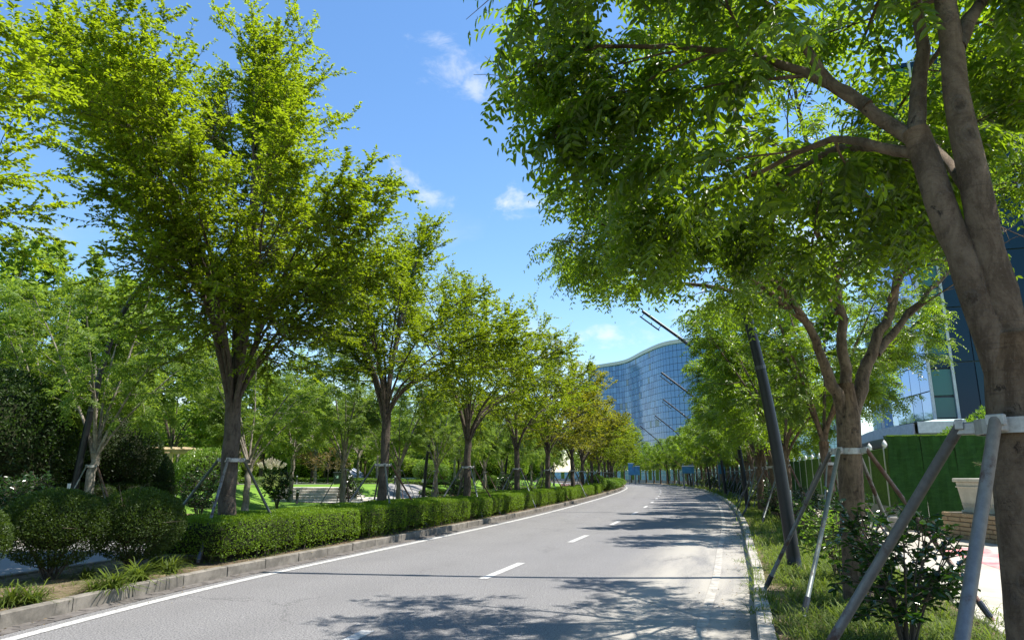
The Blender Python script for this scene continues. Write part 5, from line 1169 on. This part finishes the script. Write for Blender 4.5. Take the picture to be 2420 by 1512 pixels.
MB().box((.7, 1.0, .76), (1.48, 2.12, .09), None, .015).build('rim', M['plantr'], pt_); MB().box((.7, 1.0, .60), (1.42, 2.04, .035), None, .01).build('moulding', M['plantr'], pt_); MB().box((.7, 1.0, .02), (1.34, 1.94, .05), None, .01).build('moulding', M['plantr'], pt_)
mb = MB()
for k in range(7):                                # carved scrolls along the foot
    for j in (0, 1):
        th = np.linspace(0, 4.4, 10); rr_ = .055 * (1 - th / 6.5); cx_ = .26 + k * .26; mb.tube(np.stack([np.full(10, .045), cx_ + (1 if j else -1) * (.055 + rr_ * np.cos(th)), .17 + rr_ * np.sin(th)], 1), .008, 4)
        cx2 = .22 + k * .165; mb.tube(np.stack([cx2 + (1 if j else -1) * (.04 + rr_ * .8 * np.cos(th)), np.full(10, .052), .17 + rr_ * np.sin(th)], 1), .008, 4)
mb.build('carving', M['plantr'], pt_)
PL = loose_shrub(405, .55, .75, M['pampas'], .045, 14, 4, 'wispy_plant', False, .25); PL.location = (p0_[0] + .8, p0_[1] + .9, .1 + H_ + .74); tag(PL, 'wispy grey-green plant growing in the white stone planter', 'plant')
# red paint on the pavement
a_, b_, c_, d_ = [G(u_, v_, .114) for u_, v_ in ((2215, 1296), (2320, 1290), (2460, 1350), (2420, 1362))]
tag(link('pavement_marking', mesh_np('pavement_marking', [a_, d_, c_, b_], [(0, 1, 2, 3)], [4], M['redpaint'])), kind='structure')
# shrubs behind the turf screen
for u_, Y_, s_, lab in [(2290, 24, 1.0, 'pale green bush rising behind the turf screen'), (2390, 23, 1.2, 'bush behind the near trunk and turf screen')]:
    p = at(u_, 1122, Y_); copy_tree(md, (p.x, p.y, .1), 1, (s_ * .9, s_ * .9, s_ * 1.25), lab, 'bushes behind the turf screen')

# ------------------------------------------------------------------ park furniture
st = empty('garden_steps', (0, 0, 0), 0, 'broad flight of five pale stone steps rising from the paved path to the lawn', 'steps')
A0 = np.array([-13.5, 39.6]); 
for k in range(5):
    MB().box((-11.1 - k * .16, 40.0 + k * .46 + 1.0, .13 + .15 * k + .045), (5.0 - k * .28, 2.2, .19), Matrix.Rotation(-.04, 4, 'Z'), .012).build('step', M['step'], st)
def bollard():
    root = empty('bollard_light'); MB().tube([(0, 0, 0), (0, 0, .58)], .075, 14).build('post', M['bin'], root, smooth=True); MB().tube([(0, 0, .585), (0, 0, .655)], .062, 14).build('light_ring', M['globe'], root); MB().tube([(0, 0, .66), (0, 0, .72)], .08, 14).build('cap', M['bin'], root); return root
bo = bollard(); p = at(706, 1122, 37.5); bo.location = (p.x, p.y, ground_z(p.x, p.y)); tag(bo, 'short black bollard light at the left end of the pale steps', 'bollard light', 'bollard lights in the park')
for u_, Y_, lab in [(934, 52, 'short black bollard light beside the curving park path'), (702, 58, 'far bollard light above the left end of the steps')]:
    p = at(u_, 1122, Y_); copy_tree(bo, (p.x, p.y, ground_z(p.x, p.y)), 0, 1.0, lab)
bn = empty('litter_bin', (0, 0, 0), .1, 'black wheeled litter bin with white sticker beside a dark lamp post in the park', 'litter bin'); p = at(799, 1122, 56); bn.location = (p.x, p.y, ground_z(p.x, p.y) - .02)
mb = MB(); mb.box((0, 0, .47), (.62, .6, .84), None, .03); mb.V[0][:, :2] *= (.86 + .14 * (mb.V[0][:, 2:] / .9)); mb.build('body', M['bin'], bn); MB().box((0, 0, .93), (.70, .68, .09), None, .025).build('lid', M['bin'], bn)
MB().box((-.03, -.31, .60), (.22, .01, .2), None).build('sticker', M['sticker'], bn)
for s_ in (-.24, .24): 
    m_w = MB().tube([(s_ - .03, .24, .09), (s_ + .03, .24, .09)], .09, 12); m_w.build('wheel', M['bin'], bn)
pg = empty('pergola', (0, 0, 0), 0, 'beige stone pergola with square columns beyond the lawn at the left', 'pergola'); pc = at(392, 1122, 42); zg = ground_z(pc.x, pc.y) - .05
for dx in (-7.2, -4.8, -2.4, 0): MB().box((pc.x + dx, pc.y, zg + 1.05), (.42, .42, 2.1), None, .02).build('column', M['beige'], pg); MB().box((pc.x + dx, pc.y + 3, zg + 1.05), (.42, .42, 2.1), None, .02).build('column', M['beige'], pg)
for dy in (0, 3): MB().box((pc.x - 3.0, pc.y + dy, zg + 2.2), (9.2, .36, .2), None, .01).build('beam', M['beige'], pg)
for dx in np.arange(-7.4, 1.5, .6): MB().box((pc.x + dx, pc.y + 1.5, zg + 2.36), (.12, 4.0, .12), None).build('rafter', M['beige'], pg)
# white shell roof and low wall beyond the bin
sh = empty('shell_roof', (0, 0, 0), 0, 'low white curved roof with parallel ribs beyond the litter bin', 'roof'); a_ = at(745, 1122, 88); b_ = at(862, 1122, 88); V = []; nx_ = 16
for i_ in range(nx_ + 1):
    f = i_ / nx_; x = a_.x + (b_.x - a_.x) * f; h = 3.6 * (1 - f) ** 1.2 + .5
    for j in range(7): g_ = j / 6; V.append((x, 88 + g_ * 9, .6 + h * math.sin(.25 + g_ * 2.4)))
Fq = [(i_ * 7 + j, (i_ + 1) * 7 + j, (i_ + 1) * 7 + j + 1, i_ * 7 + j + 1) for i_ in range(nx_) for j in range(6)]
nb = len(V); V = V + [(x_, y_, z_ - .12) for x_, y_, z_ in V]; Fq = Fq + [tuple(nb + q_ for q_ in reversed(f_)) for f_ in Fq]
link('shell', mesh_np('shell', V, Fq, [4] * len(Fq), M['spandrel'], smooth=True), sh)
for j in range(5):
    g_ = j / 6 + .04; P = [(a_.x + (b_.x - a_.x) * f, 88 + g_ * 9 - .1, .68 + (3.6 * (1 - f) ** 1.2 + .5) * math.sin(.25 + g_ * 2.4)) for f in np.linspace(0, 1, 12)]; MB().tube(P, .07, 5).build('rib', M['mull'], sh)
wl = empty('low_wall', (0, 0, 0), 0, 'long low white wall far beyond the steps', 'wall'); a_ = at(600, 1122, 84); b_ = at(1000, 1122, 86); c_ = (a_ + b_) / 2; MB().box((c_.x, c_.y, 1.22), (b_.x - a_.x, .3, .12), None, .02).build('coping', M['white'], wl); MB().box((c_.x, c_.y + .02, .58), (b_.x - a_.x - .2, .22, 1.14), None, .02).build('body', M['spandrel'], wl)
# blue hoardings beyond the fence
for k, (u_, Y_, w__, h__, z__) in enumerate([(1706, 62, .6, 1.7, 2.3), (1627, 84, 1.4, .8, 2.4), (1494, 125, 1.3, 2.0, 2.2), (1507, 124, .8, 1.5, 2.2)]):
    p = at(u_, 1122, Y_); bb = empty('site_board', (p.x, p.y, 0), -.1, ['tall bright blue board above the green fence', 'wide blue shed-like board behind the fence bend', 'large blue board at the end of the road', 'smaller blue board at the end of the road'][k], 'board', 'blue boards behind the fence')
    MB().box((0, 0, z__ + h__ / 2 - .6), (w__, .12, h__), None, .02).build('sheet', M['bluef'], bb)
    for s_ in (-.4, .4): MB().box((s_ * w__, .1, z__ / 2 + .2), (.12, .1, z__ + .8), None).build('post', M['mull'], bb)
    MB().box((0, -.07, z__ + h__ - .55), (w__ + .1, .05, .12), None).build('rail', M['white'], bb); MB().box((w__ * .18, -.07, z__ + h__ * .35), (w__ * .3, .02, h__ * .35), None).build('print_patch', M['glass_far'], bb)
print('buildings...')
# ------------------------------------------------------------------ far blue curved building
fb = empty('office_building', (0, 0, 0), 0, 'large far building with a wavy blue glass front and pale roof edge above the bend', 'building')
top = [at(1395, 1122, 285), at(1440, 1122, 278), at(1490, 1122, 268), at(1535, 1122, 248), at(1580, 1122, 233), at(1630, 1122, 226), at(1690, 1122, 224), at(1760, 1122, 228), at(1830, 1122, 240)]
PF = catmull([(p.x, p.y) for p in top], .5); sF = np.r_[0, np.cumsum(np.linalg.norm(np.diff(PF, axis=0), axis=1))]; HF = 45.0; colw = 1.65; rowh = 2.25; ncol = int(sF[-1] / colw); nrow = int(HF / rowh)
pane_me = MB().box((0, 0, 0), (colw - .12, .06, rowh - .14), None).mesh('glass_pane', M['glass_far']); pane_dk = MB().box((0, 0, 0), (colw - .12, .06, rowh - .14), None).mesh('glass_pane', M['mull']); rest = MB(); V = []; n_p = 0; r_ = random.Random(12)
for c in range(ncol):
    q = c * colw; x0, y0 = np.interp(q, sF, PF[:, 0]), np.interp(q, sF, PF[:, 1]); x1_, y1_ = np.interp(q + colw, sF, PF[:, 0]), np.interp(q + colw, sF, PF[:, 1]); a = math.atan2(y1_ - y0, x1_ - x0); mx, my = (x0 + x1_) / 2, (y0 + y1_) / 2
    vis = 8 <= c; uu = mx / my / .975 * 1613 + 1210
    for r in range(nrow):
        z = HF - rowh * (r + .5); wob = r_.uniform(-.012, .012)
        if 1450 < uu < 1640 and n_p < 300 and r < 12: link('glass_pane', pane_me if r_.random() > .04 else pane_dk, fb, (mx, my, z), (wob, 0, a + wob)); n_p += 1
        else: rest.box((mx, my, z), (colw - .12, .06, rowh - .14), Matrix.Rotation(a, 4, 'Z') @ Matrix.Rotation(wob, 4, 'X'))
    if c % 2 == 0 and r_.random() < .9:
        for r in range(nrow):
            if r_.random() < .25: pass
tag(rest.build('glass_run', M['glass_far'], fb), kind='stuff')
def curved_wall(name, P, z0, z1, off, m, parent):
    Nn_, _ = normals(P); A = P + Nn_ * off; n = len(A); V = np.zeros((2 * n, 3)); V[0::2, :2] = A; V[1::2, :2] = A; V[0::2, 2] = z0; V[1::2, 2] = z1; i = np.arange(n - 1) * 2
    return link(name, mesh_np(name, V, np.stack([i, i + 2, i + 3, i + 1], -1), [4] * (n - 1), m), parent)
curved_wall('frame', PF, 0, HF, .12, M['mull_dark'], fb)
Nn_, _ = normals(PF); A = PF - Nn_ * .5; B = PF + Nn_ * 1.2; n = len(A); V = np.zeros((n, 4, 3)); V[:, 0, :2] = A; V[:, 1, :2] = A; V[:, 2, :2] = B; V[:, 3, :2] = B; V[:, 1, 2] = V[:, 2, 2] = HF + 1.3; V[:, 0, 2] = V[:, 3, 2] = HF
Fq = [(a_ * 4 + k, (a_ + 1) * 4 + k, (a_ + 1) * 4 + (k + 1) % 4, a_ * 4 + (k + 1) % 4) for a_ in range(n - 1) for k in range(4)]
link('parapet', mesh_np('parapet', V.reshape(-1, 3), Fq, [4] * len(Fq), M['spandrel']), fb)
B2 = [(p[0] + 20, p[1] + 45) for p in PF[::-20]]; poly = [(p[0], p[1]) for p in PF[::20]] + B2; V = [(x, y, HF - .2) for x, y in poly]; link('roof', mesh_np('roof', V, [tuple(range(len(V)))], [len(V)], M['spandrel']), fb)
# ------------------------------------------------------------------ right glass building
rb = empty('glass_building', (0, 0, 0), 0, 'blue reflective glass building with curved front and pale base overhang at the right', 'building')
cor = np.array(at(2226, 1122, 45)[:2]); far_ = np.array([37.5, 71.0]); mid = (cor + far_) / 2 + np.array([-1.6, .2]); PG = catmull([tuple(cor), tuple((cor + mid) / 2 + np.array([-.55, 0.])), tuple(mid), tuple((far_ + mid) / 2 + np.array([-.3, .2])), tuple(far_)], .25)
sG = np.r_[0, np.cumsum(np.linalg.norm(np.diff(PG, axis=0), axis=1))]; cw = 1.45; rh = 1.85; ncg = int(sG[-1] / cw); nrg = 14; z0g = 5.15; HG = z0g + nrg * rh
gm = MB().box((0, 0, 0), (cw - .07, .06, rh - .07), None).mesh('glass_pane', M['glass_near']); gd = MB().box((0, 0, 0), (cw * .42, .05, rh * .8), None).mesh('window', M['win_dark']); np_ = 0; rest = MB(); r_ = random.Random(5)
for c in range(ncg):
    q = c * cw; x0, y0 = np.interp(q, sG, PG[:, 0]), np.interp(q, sG, PG[:, 1]); x1_, y1_ = np.interp(q + cw, sG, PG[:, 0]), np.interp(q + cw, sG, PG[:, 1]); a = math.atan2(y1_ - y0, x1_ - x0)
    for r in range(nrg):
        z = z0g + rh * (r + .5); w1, w2 = r_.uniform(-.006, .006), r_.uniform(-.006, .006); c_ = ((x0 + x1_) / 2, (y0 + y1_) / 2, z)
        if np_ < 300: o = link('glass_pane', gm, rb, c_, (w1, 0, a + w2)); np_ += 1
        else: rest.box(c_, (cw - .07, .06, rh - .07), Matrix.Rotation(a, 4, 'Z'))
        if r % 2 == 0 and r_.random() < .13: link('window', gd, rb, (c_[0] - math.sin(a) * -.05 * -1 - .05, c_[1], z), (0, 0, a))
if rest.n: tag(rest.build('glass_run', M['glass_near'], rb), kind='stuff')
curved_wall('frame', PG, z0g, HG, -.10, M['mull_dark'], rb)
# dark side with pale fins
sd_ = cor + np.array([10.5, -3.2]); dvec = (sd_ - cor); Ls_ = float(np.linalg.norm(dvec)); a = math.atan2(dvec[1], dvec[0]); nb_ = 8; bw = Ls_ / nb_
for b in range(nb_):
    c2 = cor + dvec * (b + .5) / nb_
    for r in range(7):
        z = z0g + 3.7 * (r + .5); 
        if b == 0:
            for j, (zz, hh, mm) in enumerate([(-1.1, 1.35, 'glass_teal'), (.55, 1.75, 'glass_teal'), (1.65, .35, 'glass_dark')]): MB().box((c2[0], c2[1], z + zz), (bw - .12, .07, hh - .06), Matrix.Rotation(a, 4, 'Z')).build('glass_pane', M[mm], rb)
        else: MB().box((0, 0, 0), (bw - .06, .07, 3.7 - .08), None).build('glass_pane', M['glass_dark'], rb, (c2[0], c2[1], z)).rotation_euler = (0, 0, a)
for b in (0, 1, 3, 5, 7, 8):
    c2 = cor + dvec * b / nb_; MB().box((c2[0], c2[1] - .1, (z0g + HG) / 2), (.16, .22, HG - z0g), Matrix.Rotation(a, 4, 'Z')).build('fin', M['spandrel'], rb)
V = [(cor[0], cor[1] + .12, z0g), (sd_[0], sd_[1] + .12, z0g), (sd_[0], sd_[1] + .12, HG), (cor[0], cor[1] + .12, HG)]; link('back_frame', mesh_np('back_frame', V, [(0, 1, 2, 3)], [4], M['mull_dark']), rb)
# pale overhanging base, panel by panel
PGo = PG - normals(PG)[0] * -1.3; PGo = PG + normals(PG)[0] * 1.3
if PGo[len(PGo) // 2, 0] > PG[len(PG) // 2, 0]: PGo = PG - normals(PG)[0] * 1.3
sO = np.r_[0, np.cumsum(np.linalg.norm(np.diff(PGo, axis=0), axis=1))]
q = 0
while q < sO[-1] - 2:
    x0, y0 = np.interp(q, sO, PGo[:, 0]), np.interp(q, sO, PGo[:, 1]); x1_, y1_ = np.interp(q + 2, sO, PGo[:, 0]), np.interp(q + 2, sO, PGo[:, 1]); a = math.atan2(y1_ - y0, x1_ - x0)
    MB().box((0, 0, 0), (1.97, .1, .72), None, .01).build('cladding_panel', M['spandrel'], rb, ((x0 + x1_) / 2, (y0 + y1_) / 2, 4.55)).rotation_euler = (0, 0, a); q += 2
c0 = PGo[0]; ax_ = dvec / Ls_; nout = np.array([ax_[1], -ax_[0]]); q = 0
while q < Ls_ + 1:
    c2 = np.array([c0[0] - .2, cor[1]]) + ax_ * (q + 1) + nout * 1.2; MB().box((0, 0, 0), (1.97, .1, .72), None, .01).build('cladding_panel', M['spandrel'], rb, (c2[0], c2[1], 4.55)).rotation_euler = (0, 0, math.atan2(dvec[1], dvec[0])); q += 2
end2 = sd_ + nout * 1.2
poly = [(p[0], p[1]) for p in PGo[::-8]] + [(c0[0], c0[1] - 1.2), (end2[0], end2[1]), (sd_[0] + 4, 75), (40, 75)]
for z_, nm in ((4.22, 'soffit'), (4.93, 'ledge')): V = [(x, y, z_) for x, y in poly]; link(nm, mesh_np(nm, V, [tuple(range(len(V)))], [len(V)], M['spandrel']), rb)
MB().box((44, 66, 2.0), (15, 18, 4.2), None).build('ground_floor', M['mull_dark'], rb)
for k in range(6): MB().box((36.4, 58 + k * 3.2, 2.1), (.12, 2.9, 4.0), None).build('shopfront_pane', M['glass_dark'], rb)
poly = [(p[0], p[1]) for p in PG[::-8]] + [(cor[0], cor[1]), (sd_[0], sd_[1]), (sd_[0] + 4, 75), (40, 75)]; V = [(x, y, HG) for x, y in poly]; link('roof', mesh_np('roof', V, [tuple(range(len(V)))], [len(V)], M['spandrel']), rb)
# ------------------------------------------------------------------ smaller panelled building between
sb = empty('panelled_building', (0, 0, 0), 0, 'pale blue panelled building with dark windows seen between the verge trunks', 'building'); a_ = at(1840, 1122, 105); b_ = at(2030, 1122, 98); w__ = b_.x - a_.x; cx_ = (a_.x + b_.x) / 2; cy_ = 101; hh = 13.5
MB().box((cx_, cy_ + 5, hh / 2), (w__, 9.8, hh), None).build('wall', M['mull'], sb)
ncl = 16; cwp = w__ / ncl; M['pale_blue'] = plain('pale_blue_panel', (.36, .46, .60), .35, .2)
pm_ = MB().box((0, 0, 0), (cwp - .05, .08, 1.45), None).mesh('wall_panel', M['pale_blue']); wm_ = MB().box((0, 0, 0), (cwp * .6, .1, 1.0), None).mesh('window', M['win_dark'])
for c in range(ncl):
    for r in range(9):
        link('wall_panel', pm_, sb, (a_.x + cwp * (c + .5), cy_ - .0, .75 + r * 1.5))
        if (c * 7 + r * 5) % 4 == 0 and r % 2 == 1: link('window', wm_, sb, (a_.x + cwp * (c + .5), cy_ - .04, .75 + r * 1.5))
MB().box((cx_, cy_ + 4, hh + .15), (w__ + .4, 10.5, .3), None).build('parapet', M['spandrel'], sb)
# pale buildings glimpsed through the trees on the left
for k, (u_, Y_, w__, hh, lab) in enumerate([(450, 190, 22, 9, 'pale low building with a dark roofline far beyond the lawn'), (60, 180, 24, 9, 'pale building far behind the trees at the left edge'), (1180, 230, 34, 10, 'pale office block far behind the middle trees')]):
    p = at(u_, 1122, Y_); bd = empty('distant_building', (p.x, p.y, 0), 0, lab, 'building', 'distant pale buildings'); MB().box((0, 5, hh / 2), (w__, 10, hh), None).build('wall', M['mull'], bd); MB().box((0, 5, hh + .2), (w__ + .6, 10.6, .5), None).build('roof', M['mull'], bd)
    nfl = int(hh / 3.2); ncl = int(w__ / 2.4); wm2 = MB().box((0, 0, 0), (1.5, .12, 1.6), None).mesh('window', M['win_dark'])
    for f_ in range(nfl):
        for c in range(ncl): link('window', wm2, bd, (-w__ / 2 + 2.4 * (c + .5), -.03, 1.8 + 3.2 * f_))
print('objects', len(bpy.data.objects), 'tris ~', sum(len(m.polygons) for m in bpy.data.meshes))
